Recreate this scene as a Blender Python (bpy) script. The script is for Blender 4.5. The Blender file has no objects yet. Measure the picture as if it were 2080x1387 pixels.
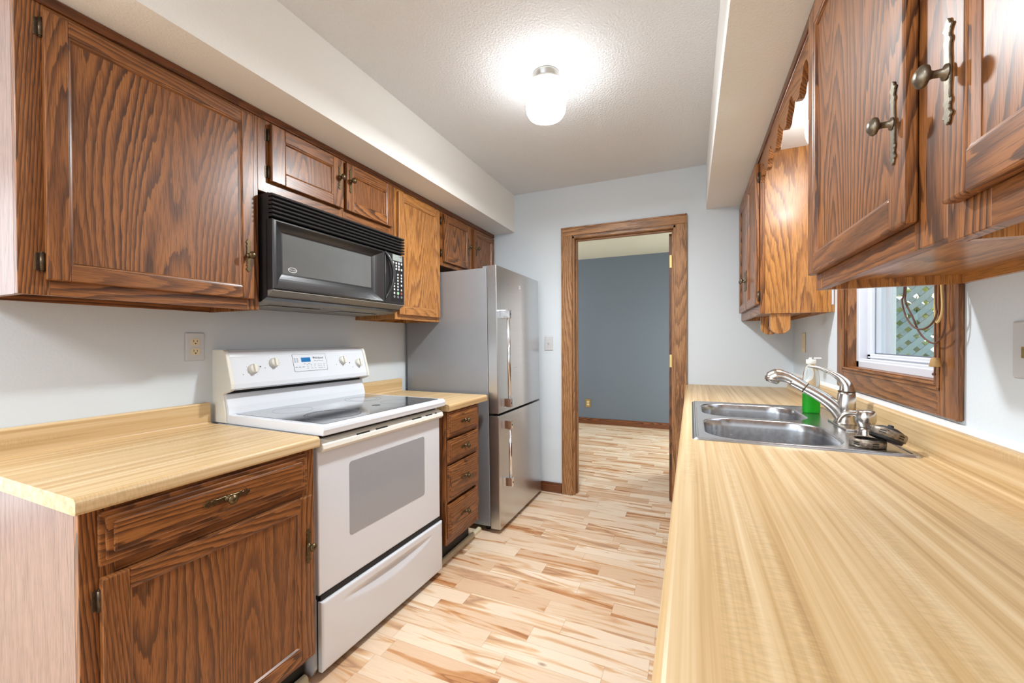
import bpy, bmesh, math, random
from mathutils import Vector, Matrix, Euler

random.seed(7)
C = bpy.context.scene.collection
SC = bpy.context.scene
PI = math.pi

# ------------------------------------------------------------------ camera
F_PX, CX_PX, CY_PX = 835.57, 1034.57, 701.6
TH, PIT, ROL, CAM_H = 0.4158, -0.0094, -0.0046, 1.2178
cam_d = bpy.data.cameras.new('camera')
cam = bpy.data.objects.new('camera', cam_d)
C.objects.link(cam)
cam_d.sensor_width = 36.0
cam_d.lens = F_PX / 2080 * 36.0
cam_d.shift_x = (1040 - CX_PX) / 2080
cam_d.shift_y = (CY_PX - 693.5) / 2080
cam_d.clip_start = 0.02
_R = Vector((math.cos(TH), math.sin(TH), 0)); _D = Vector((-math.sin(TH), math.cos(TH), 0)); _Z = Vector((0, 0, 1))
_u2 = _Z * math.cos(PIT) - _D * math.sin(PIT)
_d2 = _D * math.cos(PIT) + _Z * math.sin(PIT)
_r3 = _R * math.cos(ROL) + _u2 * math.sin(ROL)
_u3 = -_R * math.sin(ROL) + _u2 * math.cos(ROL)
M = Matrix((( _r3.x, _u3.x, -_d2.x, 0), (_r3.y, _u3.y, -_d2.y, 0), (_r3.z, _u3.z, -_d2.z, CAM_H), (0, 0, 0, 1)))
cam.matrix_world = M
SC.camera = cam

# ------------------------------------------------------------------ world, lights, exposure
w = bpy.data.worlds.new('sky'); SC.world = w; w.use_nodes = True
bg = w.node_tree.nodes['Background']
bg.inputs[0].default_value = (0.80, 0.90, 1.0, 1); bg.inputs[1].default_value = 1.25

def area(name, loc, rot, sx, sy, power, col=(1, 1, 1)):
    l = bpy.data.lights.new(name, 'AREA'); l.shape = 'RECTANGLE'; l.size = sx; l.size_y = sy
    l.energy = power; l.color = col
    o = bpy.data.objects.new(name, l); C.objects.link(o); o.location = loc; o.rotation_euler = rot
    return o
DAY = (0.88, 0.95, 1.0)
area('patio_daylight', (-4.12, -1.55, 1.20), (0, -PI/2, 0), 2.1, 2.3, 34, DAY)        # in the dining room's patio door
area('dining_window_daylight', (-1.3, -3.12, 1.40), (PI/2, 0, PI), 2.6, 1.7, 64, DAY)  # in the window behind the camera
area('next_room_daylight', (-2.92, 4.75, 1.35), (0, -PI/2, 0), 1.7, 1.8, 17, (0.97, 0.98, 1.0))
area('next_room_window_daylight', (.66, 5.0, 1.1), (0, PI/2, 0), 1.8, 1.3, 20, (.95, 1., .96))

area('dining_ceiling_fill', (-1.25, -1.2, 2.40), (0, 0, 0), .8, .8, 40, (.96, .98, 1.))  # unseen fill lamp, added to brighten the counters, near floor and cabinet fronts
SC.view_settings.view_transform = 'Standard'
SC.view_settings.look = 'None'
SC.view_settings.exposure = 0.80
SC.view_settings.gamma = 1.0
SC.view_settings.use_curve_mapping = False

# ------------------------------------------------------------------ key planes (metres)
WL, WR, YE, ZC = -1.84, 0.605, 3.175, 2.438
SOFF = 2.13
XF_L, XF_R = -1.545, 0.31
CTL, CTR = 0.887, 0.911

# ------------------------------------------------------------------ materials
def lin(r, g, b):
    f = lambda c: ((c/255)/12.92 if c/255 <= 0.04045 else ((c/255+0.055)/1.055)**2.4)
    return (f(r), f(g), f(b), 1)

class NT:
    def __init__(s, name):
        s.m = bpy.data.materials.new(name); s.m.use_nodes = True
        s.t = s.m.node_tree; s.b = s.t.nodes['Principled BSDF']
    def n(s, typ, **kw):
        o = s.t.nodes.new(typ)
        for k, v in kw.items(): setattr(o, k, v)
        return o
    def l(s, a, b): s.t.links.new(a, b)
    def val(s, sock, v):
        if hasattr(v, 'links') or isinstance(v, bpy.types.NodeSocket): s.l(v, sock)
        else: sock.default_value = v
    def math(s, op, a, b=None, c=None, clamp=False):
        o = s.n('ShaderNodeMath', operation=op, use_clamp=clamp)
        s.val(o.inputs[0], a)
        if b is not None: s.val(o.inputs[1], b)
        if c is not None: s.val(o.inputs[2], c)
        return o.outputs[0]
    def vmul(s, v, k):
        o = s.n('ShaderNodeVectorMath', operation='MULTIPLY'); s.l(v, o.inputs[0]); o.inputs[1].default_value = k
        return o.outputs[0]
    def vadd(s, v, k):
        o = s.n('ShaderNodeVectorMath', operation='ADD'); s.l(v, o.inputs[0]); s.val(o.inputs[1], k)
        return o.outputs[0]
    def noise(s, vec, scale=1, detail=2, rough=.5, dist=0):
        o = s.n('ShaderNodeTexNoise'); s.l(vec, o.inputs['Vector'])
        o.inputs['Scale'].default_value = scale; o.inputs['Detail'].default_value = detail
        o.inputs['Roughness'].default_value = rough; o.inputs['Distortion'].default_value = dist
        return o.outputs['Fac']
    def ramp(s, fac, stops, interp='LINEAR'):
        o = s.n('ShaderNodeValToRGB'); s.l(fac, o.inputs[0]); cr = o.color_ramp; cr.interpolation = interp
        while len(cr.elements) < len(stops): cr.elements.new(0.5)
        for e, (p, c) in zip(cr.elements, stops): e.position = p; e.color = c if len(c) == 4 else (*c, 1)
        return o.outputs[0]
    def mix(s, fac, a, b, mode='MIX'):
        o = s.n('ShaderNodeMix', data_type='RGBA', blend_type=mode)
        s.val(o.inputs[0], fac); s.val(o.inputs[6], a); s.val(o.inputs[7], b)
        return o.outputs[2]
    def bump(s, h, strength=.3, dist=.002):
        o = s.n('ShaderNodeBump'); s.l(h, o.inputs['Height']); o.inputs['Strength'].default_value = strength
        o.inputs['Distance'].default_value = dist; s.l(o.outputs[0], s.b.inputs['Normal'])
    def set(s, **kw):
        for k, v in kw.items():
            s.val(s.b.inputs[k.replace('_', ' ')], v)
        return s.m
    def attr(s, name='grain'):
        o = s.n('ShaderNodeAttribute', attribute_name=name); return o.outputs['Vector']
    def pos(s):
        return s.n('ShaderNodeNewGeometry').outputs['Position']
    def obj(s):
        return s.n('ShaderNodeTexCoord').outputs['Object']

G1 = lambda v: (v, v, v, 1)

def oak(name, light, mid, dark, rings=15., rough=.34, coat=.25, k=1.):
    m = NT(name); g = m.attr()
    n1 = m.noise(m.vmul(g, (.42, 3.7, 3.7)), 1, 1.3, .4, .1)
    n2 = m.noise(m.vmul(g, (9., 90., 90.)), 1, 2, .6)
    v = m.math('ADD', m.math('MULTIPLY', n1, rings), m.math('MULTIPLY', n2, .8))
    fr = m.math('FRACT', v)
    col = m.ramp(fr, [(0, light), (.30, light), (.58, mid), (.84, dark), (.95, dark), (1, mid)])
    blot = m.noise(m.vmul(g, (1.3, 6, 6)), 1, 2, .5)
    col = m.mix(m.ramp(blot, [(.36, G1(.15)), (.70, G1(.75))]), col, mid)
    pores = m.noise(m.vmul(g, (16, 520, 520)), 1, 2, .65)
    pm = m.ramp(pores, [(.36, G1(.40)), (.52, G1(1.05))])
    col = m.mix(.8, col, pm, 'MULTIPLY')
    m.bump(m.math('ADD', pores, m.math('MULTIPLY', fr, -.3)), .10, .0005)
    return m.set(Base_Color=col, Roughness=rough, Coat_Weight=coat, Coat_Roughness=.24, Specular_IOR_Level=.4)

OAK = oak('oak_stained', lin(160, 102, 53), lin(128, 78, 39), lin(66, 37, 19), 52., .38, .2)
OAKD = oak('oak_dark', lin(136, 80, 44), lin(112, 64, 34), lin(70, 38, 20), 46.)
OAKY = oak('oak_honey', lin(192, 134, 70), lin(176, 116, 56), lin(116, 70, 32), 34., .38, .6)
OAKT = oak('oak_trim', lin(184, 136, 90), lin(160, 114, 72), lin(112, 74, 44), 34., .4, .1)
OAKW = oak('oak_window_trim', lin(156, 104, 60), lin(132, 84, 46), lin(84, 50, 28), 34., .4, .1)
VENEER = oak('pale_veneer', lin(156, 124, 110), lin(148, 116, 102), lin(136, 104, 90), 30., .36, .3)

def laminate():
    m = NT('maple_laminate'); g = m.attr()
    s1 = m.noise(m.vmul(g, (.6, 52, 52)), 1, 3, .6, .1)
    s2 = m.noise(m.vmul(g, (2.2, 150, 150)), 1, 2, .6)
    f = m.math('ADD', m.math('MULTIPLY', s1, .72), m.math('MULTIPLY', s2, .28))
    col = m.ramp(f, [(.34, lin(178, 144, 99)), (.46, lin(200, 168, 121)), (.56, lin(211, 183, 140)), (.68, lin(222, 199, 160))])
    msk = m.ramp(m.noise(m.vmul(g, (1.6, 16, 16)), 1, 1), [(.5, G1(0)), (.62, G1(1))])
    fl = m.ramp(m.noise(m.vmul(g, (260, 60, 60)), 1, 1.5), [(.42, G1(.88)), (.58, G1(1.02))])
    col = m.mix(m.math('MULTIPLY', msk, .75), col, m.mix(1., col, fl, 'MULTIPLY'))
    return m.set(Base_Color=col, Roughness=.38, Specular_IOR_Level=.4)
LAM = laminate()

def floor_mat():
    m = NT('maple_plank_floor'); p = m.pos()
    sx = m.n('ShaderNodeSeparateXYZ'); m.l(p, sx.inputs[0]); x, y = sx.outputs[0], sx.outputs[1]
    ry = m.math('DIVIDE', m.math('ADD', y, 20.03), .0985)
    row = m.math('FLOOR', ry); fy = m.math('FRACT', ry)
    wn = m.n('ShaderNodeTexWhiteNoise', noise_dimensions='1D'); m.l(row, wn.inputs['W'])
    rx = m.math('ADD', m.math('DIVIDE', m.math('ADD', x, 20.), .47), m.math('MULTIPLY', wn.outputs['Value'], 9.))
    colm = m.math('FLOOR', rx); fx = m.math('FRACT', rx)
    cv = m.n('ShaderNodeCombineXYZ'); m.l(row, cv.inputs[0]); m.l(colm, cv.inputs[1])
    w2 = m.n('ShaderNodeTexWhiteNoise', noise_dimensions='3D'); m.l(cv.outputs[0], w2.inputs['Vector'])
    r1 = w2.outputs['Value']; rc = w2.outputs['Color']
    off = m.vmul(rc, (31., 17., 23.))
    q = m.vadd(m.vmul(p, (1.9, 17., 1.)), off)
    st = m.noise(q, 1, 3, .55, .9)
    base = m.ramp(r1, [(0, lin(226, 198, 168)), (.3, lin(234, 211, 184)), (.55, lin(239, 220, 196)), (.8, lin(224, 192, 160)), (1, lin(214, 178, 144))])
    stc = m.ramp(st, [(0, G1(1)), (.50, G1(1)), (.57, lin(233, 203, 166)), (.63, lin(210, 168, 128)), (.67, lin(172, 126, 88)), (.71, lin(220, 184, 144)), (1, lin(226, 192, 150))])
    col = m.mix(m.math('MULTIPLY', m.math('ADD', .55, m.math('MULTIPLY', r1, .45)), 1.), base, m.mix(1., base, stc, 'MULTIPLY'))
    fine = m.noise(m.vadd(m.vmul(p, (9., 240., 1.)), off), 1, 2, .5)
    col = m.mix(.5, col, m.ramp(fine, [(.3, G1(.88)), (.6, G1(1.02))]), 'MULTIPLY')
    kn = m.noise(m.vadd(m.vmul(p, (7., 16., 1.)), off), 1, 1, .5)
    col = m.mix(m.ramp(kn, [(.74, G1(0)), (.82, G1(.8))]), col, lin(120, 78, 46))
    e1 = m.math('LESS_THAN', m.math('MINIMUM', fy, m.math('SUBTRACT', 1., fy)), .012)
    e2 = m.math('LESS_THAN', m.math('MINIMUM', fx, m.math('SUBTRACT', 1., fx)), .0028)
    e = m.math('MULTIPLY', m.math('MAXIMUM', e1, e2), .30)
    col = m.mix(e, col, lin(150, 112, 78))
    return m.set(Base_Color=col, Roughness=.36, Specular_IOR_Level=.4)
FLOOR = floor_mat()

def plaster(name, c, sc=260., st=.25, dist=.002, detail=3):
    m = NT(name); n = m.noise(m.pos(), sc, detail, .6)
    m.bump(m.ramp(n, [(.38, G1(0)), (.66, G1(1))]), st, dist)
    return m.set(Base_Color=c, Roughness=.75, Specular_IOR_Level=.25)
WALL = plaster('wall_paint_pale_blue', lin(212, 220, 226), 120, .10, .001)
CEIL = plaster('ceiling_textured', lin(234, 236, 238), 105., .75, .004, 4)
SOFM = plaster('soffit_paint_orange_peel', lin(240, 239, 235), 150., .30, .002, 3)
SLATE = plaster('wall_paint_slate', lin(108, 117, 126), 120, .08, .001)
CEIL2 = plaster('ceiling_next_room', lin(204, 198, 178), 85., .75, .004, 4)

def simple(name, c, rough=.5, metal=0., spec=.5, coat=0., noise=0., sc=60.):
    m = NT(name)
    if noise:
        n = m.noise(m.obj(), sc, 3, .6)
        col = m.mix(1., c, m.ramp(n, [(.3, G1(1-noise)), (.7, G1(1))]), 'MULTIPLY')
    else: col = c
    return m.set(Base_Color=col, Roughness=rough, Metallic=metal, Specular_IOR_Level=spec, Coat_Weight=coat, Coat_Roughness=.1)

def brushed(name, c, rough, scale=(3., 300., 300.), amt=.10, dents=False):
    m = NT(name)
    n = m.noise(m.vmul(m.obj(), scale), 1, 2, .6)
    r = m.math('ADD', rough - amt/2, m.math('MULTIPLY', n, amt))
    col = m.mix(1., c, m.ramp(n, [(.3, G1(.93)), (.7, G1(1))]), 'MULTIPLY')
    return m.set(Base_Color=col, Roughness=r, Metallic=1.)
STEEL = brushed('stainless_brushed', lin(206, 206, 206), .30, (300., 3., 300.))
STEELS = brushed('stainless_sink', lin(196, 197, 200), .24, (60., 4., 60.), .14)
NICKEL = brushed('brushed_nickel', lin(206, 202, 196), .22, (90., 90., 20.), .08)
CHROME = simple('chrome', lin(232, 232, 234), .16, 1.)
FSIDE = simple('fridge_side_grey', lin(150, 152, 156), .36, .35, noise=.05, sc=8)
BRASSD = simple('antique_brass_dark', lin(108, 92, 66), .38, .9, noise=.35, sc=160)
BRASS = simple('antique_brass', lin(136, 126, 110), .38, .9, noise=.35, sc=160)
BRASSY = simple('bright_brass', lin(214, 186, 120), .25, 1., noise=.1)
DARKMET = simple('dark_bronze', lin(96, 82, 66), .4, .85, noise=.4, sc=120)
WHITE = simple('white_enamel', lin(226, 230, 236), .22, coat=.4)
WHITEW = simple('white_plastic_warm', lin(230, 227, 216), .35)
VINYL = simple('white_vinyl', lin(208, 211, 219), .4)
BLACKP = simple('black_gloss_plastic', lin(34, 34, 36), .34, spec=.7, coat=.25)
BLACKD = simple('black_matte', lin(14, 14, 15), .55)
CHINM = simple('grey_metal_underside', lin(150, 146, 138), .45, .5, noise=.15)
MWGLASS = simple('oven_glass_smoked', lin(104, 106, 106), .16, coat=.6, noise=.06, sc=20)
GLASSTOP = simple('black_glass_cooktop', lin(58, 60, 66), .07, spec=.8, coat=1.)
RING = simple('burner_ring_print', lin(40, 40, 44), .25, noise=.5, sc=120)
RINGL = simple('burner_ring_faint', lin(84, 86, 92), .18)
IVORY = simple('ivory_plastic', lin(226, 212, 176), .4)
PLATE = simple('steel_wall_plate', lin(205, 206, 208), .28, .1)
CAULK = simple('white_caulk', lin(238, 238, 236), .5)
CREAM = simple('cream_painted_wood', lin(222, 210, 176), .5, noise=.12, sc=20)
RUBBER = simple('black_rubber', lin(30, 30, 32), .5)
BLUE = simple('blue_display', lin(16, 112, 176), .3)
LCD = simple('grey_display', lin(150, 156, 152), .3)
GREYTXT = simple('grey_print', lin(120, 122, 126), .5)
DARKTXT = simple('dark_print', lin(70, 72, 78), .5)
WHTXT = simple('white_print', lin(220, 222, 222), .45)
REDTXT = simple('red_print', lin(150, 70, 60), .45)
GREENTXT = simple('green_print', lin(150, 190, 150), .45)
LIGHTWOOD = simple('turned_wood', lin(190, 152, 96), .5, noise=.25, sc=60)
CORDB = simple('brown_cord', lin(96, 66, 50), .8)
CORDC = simple('cream_cord', lin(214, 184, 128), .8)
TEAL = simple('lattice_paint', lin(150, 172, 172), .6, noise=.08, sc=12)
SIDING = simple('exterior_white', lin(232, 234, 236), .5)
LEAF = simple('hedge_leaf', lin(214, 228, 160), .6, noise=.4, sc=9)
LAWN = simple('lawn_green', lin(110, 140, 70), .8, noise=.3, sc=14)

def ovenwin():
    m = NT('oven_window_dots'); v = m.n('ShaderNodeTexVoronoi', feature='F1'); m.l(m.obj(), v.inputs['Vector']); v.inputs['Scale'].default_value = 420
    v.inputs['Randomness'].default_value = 0
    col = m.ramp(v.outputs['Distance'], [(.30, lin(104, 106, 110)), (.42, lin(176, 178, 182))])
    return m.set(Base_Color=col, Roughness=.16, Coat_Weight=.4)
OVENW = ovenwin()

def rust():
    m = NT('tarnished_steel'); n = m.noise(m.obj(), 70., 4, .65)
    col = m.ramp(n, [(.3, lin(92, 78, 66)), (.5, lin(138, 126, 112)), (.7, lin(170, 164, 154))])
    return m.set(Base_Color=col, Roughness=.42, Metallic=.7)
TARN = rust()

def glass(name, c=(1, 1, 1, 1), rough=0., ior=1.45):
    m = NT(name)
    return m.set(Base_Color=c, Roughness=rough, IOR=ior, Transmission_Weight=1.)
def pane_mat():
    m = NT('window_glass')
    tr = m.n('ShaderNodeBsdfTransparent'); gl = m.n('ShaderNodeBsdfGlossy'); gl.inputs['Roughness'].default_value = 0.
    fr = m.n('ShaderNodeFresnel'); fr.inputs['IOR'].default_value = 1.45
    mx = m.n('ShaderNodeMixShader'); geo = m.n('ShaderNodeNewGeometry'); m.l(m.math('MULTIPLY', fr.outputs[0], m.math('SUBTRACT', 1., geo.outputs['Backfacing'])), mx.inputs[0]); m.l(tr.outputs[0], mx.inputs[1]); m.l(gl.outputs[0], mx.inputs[2])
    m.l(mx.outputs[0], m.t.nodes['Material Output'].inputs['Surface'])
    return m.m

PANE = pane_mat()
CLEARP = glass('clear_plastic_bottle', (.97, .99, .98, 1), .03, 1.25)
GREENL = NT('green_dish_soap').set(Base_Color=lin(40, 212, 50), Roughness=.12, Transmission_Weight=.55, IOR=1.33)

def emit(name, c, s):
    m = NT(name)
    return m.set(Base_Color=(.9, .9, .9, 1), Emission_Color=c, Emission_Strength=s, Roughness=.3)
LAMPW = emit('lamp_glass_lit', (.95, .98, 1., 1), 12.5)
GLOBE = emit('globe_glass_lit', (.97, .98, 1., 1), 9.)

# ------------------------------------------------------------------ mesh builder
AX = {'x': (0, 1, 2), 'y': (1, 0, 2), 'z': (2, 0, 1)}
class B:
    def __init__(s):
        s.bm = bmesh.new(); s.lay = s.bm.verts.layers.float_vector.new('grain'); s.x = None
    def _add(s, tb, g='z', mat=0, smooth=False, seed=True):
        ax = AX[g]; o = Vector((random.uniform(0, 40), random.uniform(0, 40), random.uniform(0, 40))) if seed else Vector()
        mp = {}
        for v in tb.verts:
            c = v.co.copy(); gv = Vector((c[ax[0]], c[ax[1]], c[ax[2]])) + o
            if s.x: c = Vector(s.x(c))
            n = s.bm.verts.new(c); n[s.lay] = gv; mp[v] = n
        for f in tb.faces:
            try: nf = s.bm.faces.new([mp[v] for v in f.verts])
            except ValueError: continue
            nf.material_index = mat if f.material_index == 0 else f.material_index; nf.smooth = smooth or f.smooth
        tb.free()
    def box(s, x0, x1, y0, y1, z0, z1, bev=0., g='z', mat=0, seg=1, only=None):
        tb = bmesh.new(); bmesh.ops.create_cube(tb, size=1)
        for v in tb.verts:
            v.co = Vector((x0 + (v.co.x+.5)*(x1-x0), y0 + (v.co.y+.5)*(y1-y0), z0 + (v.co.z+.5)*(z1-z0)))
        if bev > 0:
            ed = [e for e in tb.edges if only is None or only(e)]
            bmesh.ops.bevel(tb, geom=ed, offset=bev, segments=seg, affect='EDGES', profile=.5)
        s._add(tb, g, mat); return s
    def prism(s, pts, h0, h1, plane='yz', g='z', mat=0, bev=0., seg=2, smooth=False, seed=True):
        """polygon pts in plane, extruded along the remaining axis from h0 to h1"""
        tb = bmesh.new()
        def mk(a, b, h):
            return {'yz': (h, a, b), 'xz': (a, h, b), 'xy': (a, b, h)}[plane]
        lo = [tb.verts.new(mk(a, b, h0)) for a, b in pts]; hi = [tb.verts.new(mk(a, b, h1)) for a, b in pts]
        fl = tb.faces.new(lo); fh = tb.faces.new(hi[::-1]); n = len(pts)
        sides = []
        for i in range(n): sides.append(tb.faces.new([lo[i], hi[i], hi[(i+1) % n], lo[(i+1) % n]]))
        if smooth:
            for f in sides: f.smooth = True
        bmesh.ops.recalc_face_normals(tb, faces=tb.faces)
        if bev > 0:
            ed = list(set(list(fl.edges) + list(fh.edges)))
            bmesh.ops.bevel(tb, geom=ed, offset=bev, segments=seg, affect='EDGES', profile=.5)
        if n > 5:
            big = [f for f in tb.faces if len(f.verts) > 4]
            bmesh.ops.triangulate(tb, faces=big)
        s._add(tb, g, mat, seed=seed); return s
    def lathe(s, prof, c=(0, 0, 0), d=(0, 0, 1), seg=24, mat=0, g='z', cap=True):
        """prof = [(r, h)...] around axis d through c"""
        d = Vector(d).normalized(); up = Vector((0, 0, 1)) if abs(d.z) < .9 else Vector((1, 0, 0))
        a = d.cross(up).normalized(); b = d.cross(a); c = Vector(c); tb = bmesh.new(); rings = []
        for r, h in prof:
            if r < 1e-6: rings.append([tb.verts.new(c + d*h)])
            else: rings.append([tb.verts.new(c + d*h + (a*math.cos(2*PI*i/seg) + b*math.sin(2*PI*i/seg))*r) for i in range(seg)])
        for p, q in zip(rings, rings[1:]):
            for i in range(seg):
                j = (i+1) % seg
                if len(p) == 1 and len(q) == 1: continue
                if len(p) == 1: f = tb.faces.new([p[0], q[i], q[j]])
                elif len(q) == 1: f = tb.faces.new([p[i], p[j], q[0]])
                else: f = tb.faces.new([p[i], p[j], q[j], q[i]])
                f.smooth = True
        if cap:
            for rg in (rings[0], rings[-1]):
                if len(rg) > 1: tb.faces.new(rg)
        bmesh.ops.recalc_face_normals(tb, faces=tb.faces)
        s._add(tb, g, mat); return s
    def cyl(s, p0, p1, r, seg=16, mat=0, r1=None):
        p0 = Vector(p0); d = Vector(p1) - p0
        return s.lathe([(r, 0), (r if r1 is None else r1, d.length)], p0, d, seg, mat)
    def sphere(s, c, r, mat=0, sc=(1, 1, 1), seg=24):
        tb = bmesh.new(); bmesh.ops.create_uvsphere(tb, u_segments=seg, v_segments=seg//2, radius=r)
        for v in tb.verts: v.co = Vector((v.co.x*sc[0]+c[0], v.co.y*sc[1]+c[1], v.co.z*sc[2]+c[2]))
        for f in tb.faces: f.smooth = True
        s._add(tb, 'z', mat); return s
    def tube(s, pts, r, seg=10, mat=0, closed=False, up=(0, 0, 1), sub=6):
        """smooth tube through pts; r a number or a list of radii (or (rw, rh) pairs)"""
        P = [Vector(p) for p in pts]; n = len(P)
        rr = [((q, q) if not isinstance(q, tuple) else q) for q in (r if isinstance(r, list) else [r]*n)]
        def cr(a, b, c, d, t): return .5*((2*b) + (c-a)*t + (2*a-5*b+4*c-d)*t*t + (3*b-a-3*c+d)*t**3)
        Q, R = [], []
        for i in range(n-1):
            a, b, c, d = P[max(i-1, 0)], P[i], P[i+1], P[min(i+2, n-1)]
            for k in range(sub):
                t = k/sub; Q.append(cr(a, b, c, d, t)); R.append(tuple(rr[i][j]*(1-t)+rr[i+1][j]*t for j in (0, 1)))
        Q.append(P[-1]); R.append(rr[-1])
        tb = bmesh.new(); rings = []; ref = Vector(up)
        for i, q in enumerate(Q):
            t = (Q[min(i+1, len(Q)-1)] - Q[max(i-1, 0)]).normalized()
            a = t.cross(ref)
            if a.length < 1e-4: a = t.cross(Vector((1, .3, 0)))
            a.normalize(); b = a.cross(t).normalized(); ref = b
            rings.append([tb.verts.new(q + a*math.cos(2*PI*k/seg)*R[i][0] + b*math.sin(2*PI*k/seg)*R[i][1]) for k in range(seg)])
        for p, q in zip(rings, rings[1:]):
            for k in range(seg):
                f = tb.faces.new([p[k], p[(k+1) % seg], q[(k+1) % seg], q[k]]); f.smooth = True
        tb.faces.new(rings[0]); tb.faces.new(rings[-1])
        bmesh.ops.recalc_face_normals(tb, faces=tb.faces)
        s._add(tb, 'z', mat); return s
    def raw(s, verts, faces, g='z', mat=0, smooth=False, recalc=True):
        tb = bmesh.new(); V = [tb.verts.new(v) for v in verts]
        for f in faces: tb.faces.new([V[i] for i in f])
        if recalc: bmesh.ops.recalc_face_normals(tb, faces=tb.faces)
        s._add(tb, g, mat, smooth); return s
    def build(s, name, mats, parent=None, world=True, flip=False):
        if s.x: bmesh.ops.recalc_face_normals(s.bm, faces=s.bm.faces)
        me = bpy.data.meshes.new(name)
        if parent is not None and world:
            r = parent
            while r.parent: r = r.parent
            off = r.location
            for v in s.bm.verts: v.co -= off
        s.bm.to_mesh(me); s.bm.free()
        for m in (mats if isinstance(mats, (list, tuple)) else [mats]): me.materials.append(m)
        o = bpy.data.objects.new(name, me); C.objects.link(o)
        if parent is not None: o.parent = parent
        return o

def tag(o, label, cat, group=None):
    o['label'] = label; o['category'] = cat
    if group: o['group'] = group
    return o
def thing(name, label, cat, loc, rot=(0, 0, 0), group=None):
    o = bpy.data.objects.new(name, None); C.objects.link(o); o.location = loc; o.rotation_euler = rot
    o.empty_display_size = .05
    return tag(o, label, cat, group)
def struct(name, b, mats, parent=None):
    o = b.build(name, mats, parent)
    if parent is None: o['kind'] = 'structure'
    return o
def rrect(x0, x1, y0, y1, r, n=8):
    P = []
    for cx, cy, a0 in ((x1-r, y1-r, 0), (x0+r, y1-r, PI/2), (x0+r, y0+r, PI), (x1-r, y0+r, 3*PI/2)):
        for k in range(n+1):
            a = a0 + PI/2*k/n; P.append((cx+r*math.cos(a), cy+r*math.sin(a)))
    return P
def text(name, body, size, mat4, mat, parent, world=True, ext=.0003):
    cu = bpy.data.curves.new(name, 'FONT'); cu.body = body; cu.size = size; cu.extrude = ext; cu.align_x = 'CENTER'; cu.align_y = 'CENTER'
    t = bpy.data.objects.new(name+'_tmp', cu); C.objects.link(t)
    dg = bpy.context.evaluated_depsgraph_get(); me = bpy.data.meshes.new_from_object(t.evaluated_get(dg))
    bpy.data.objects.remove(t); bpy.data.curves.remove(cu)
    me.transform(mat4)
    if world and parent is not None:
        r = parent
        while r.parent: r = r.parent
        me.transform(Matrix.Translation(-r.location))
    me.materials.clear(); me.materials.append(mat)
    o = bpy.data.objects.new(name, me); C.objects.link(o); o.parent = parent
    return o
def face_px(loc):   # text facing +x, reading along +y
    return Matrix.Translation(loc) @ Matrix(((0, 0, 1, 0), (1, 0, 0, 0), (0, 1, 0, 0), (0, 0, 0, 1)))

# ------------------------------------------------------------------ the setting
b = B(); b.box(-4.3, WR+.14, -3.3, 6.17, -.06, 0., g='x'); struct('floor', b, FLOOR)
b = B(); b.box(-4.3, WR+.14, -3.3, YE+.06, ZC, ZC+.06); struct('ceiling', b, CEIL)
b = B(); b.box(-3.1, WR+.14, YE+.06, 6.17, ZC-.004, ZC+.06); struct('ceiling_next_room', b, CEIL2)
# dropped soffits over both rows of wall cabinets
b = B(); b.box(WL, -1.35, .405, YE, SOFF, ZC); struct('ceiling_left', b, SOFM)
b = B(); b.box(.097, WR, -1.0, YE, SOFF, ZC); struct('ceiling_right', b, SOFM)
# kitchen walls
b = B(); b.box(WL-.12, WL, .405, YE+.115, 0, ZC); struct('wall_left', b, WALL)
WY0, WY1, WZ0, WZ1 = 1.432, 2.155, 1.098, 1.95
b = B()
b.box(WR, WR+.14, -3.3, WY0, 0, ZC); b.box(WR, WR+.14, WY1, YE+.115, 0, ZC)
b.box(WR, WR+.14, WY0, WY1, 0, WZ0); b.box(WR, WR+.14, WY0, WY1, WZ1, ZC)
struct('wall_right', b, WALL)
DX0, DX1, DZ = -.858, -.098, 2.045
b = B()
b.box(WL, DX0, YE, YE+.115, 0, ZC); b.box(DX1, WR, YE, YE+.115, 0, ZC); b.box(DX0, DX1, YE, YE+.115, DZ, ZC)
struct('wall_end', b, WALL)
# dining area behind the camera, open to the kitchen
b = B()
b.box(-4.3, -4.18, -3.3, -2.75, 0, ZC); b.box(-4.3, -4.18, -.35, .52, 0, ZC); b.box(-4.3, -4.18, -2.75, -.35, 2.28, ZC); b.box(-4.3, -4.18, -2.75, -.35, 0., .10)
struct('wall_dining_side', b, WALL)
b = B(); b.box(-4.18, WL-.12, .405, .52, 0, ZC); struct('wall_dining_front', b, WALL)
b = B()
b.box(-4.18, -2.65, -3.3, -3.18, 0, ZC); b.box(.05, WR, -3.3, -3.18, 0, ZC); b.box(-2.65, .05, -3.3, -3.18, 0, .5); b.box(-2.65, .05, -3.3, -3.18, 2.28, ZC)
struct('wall_back', b, WALL)
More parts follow.
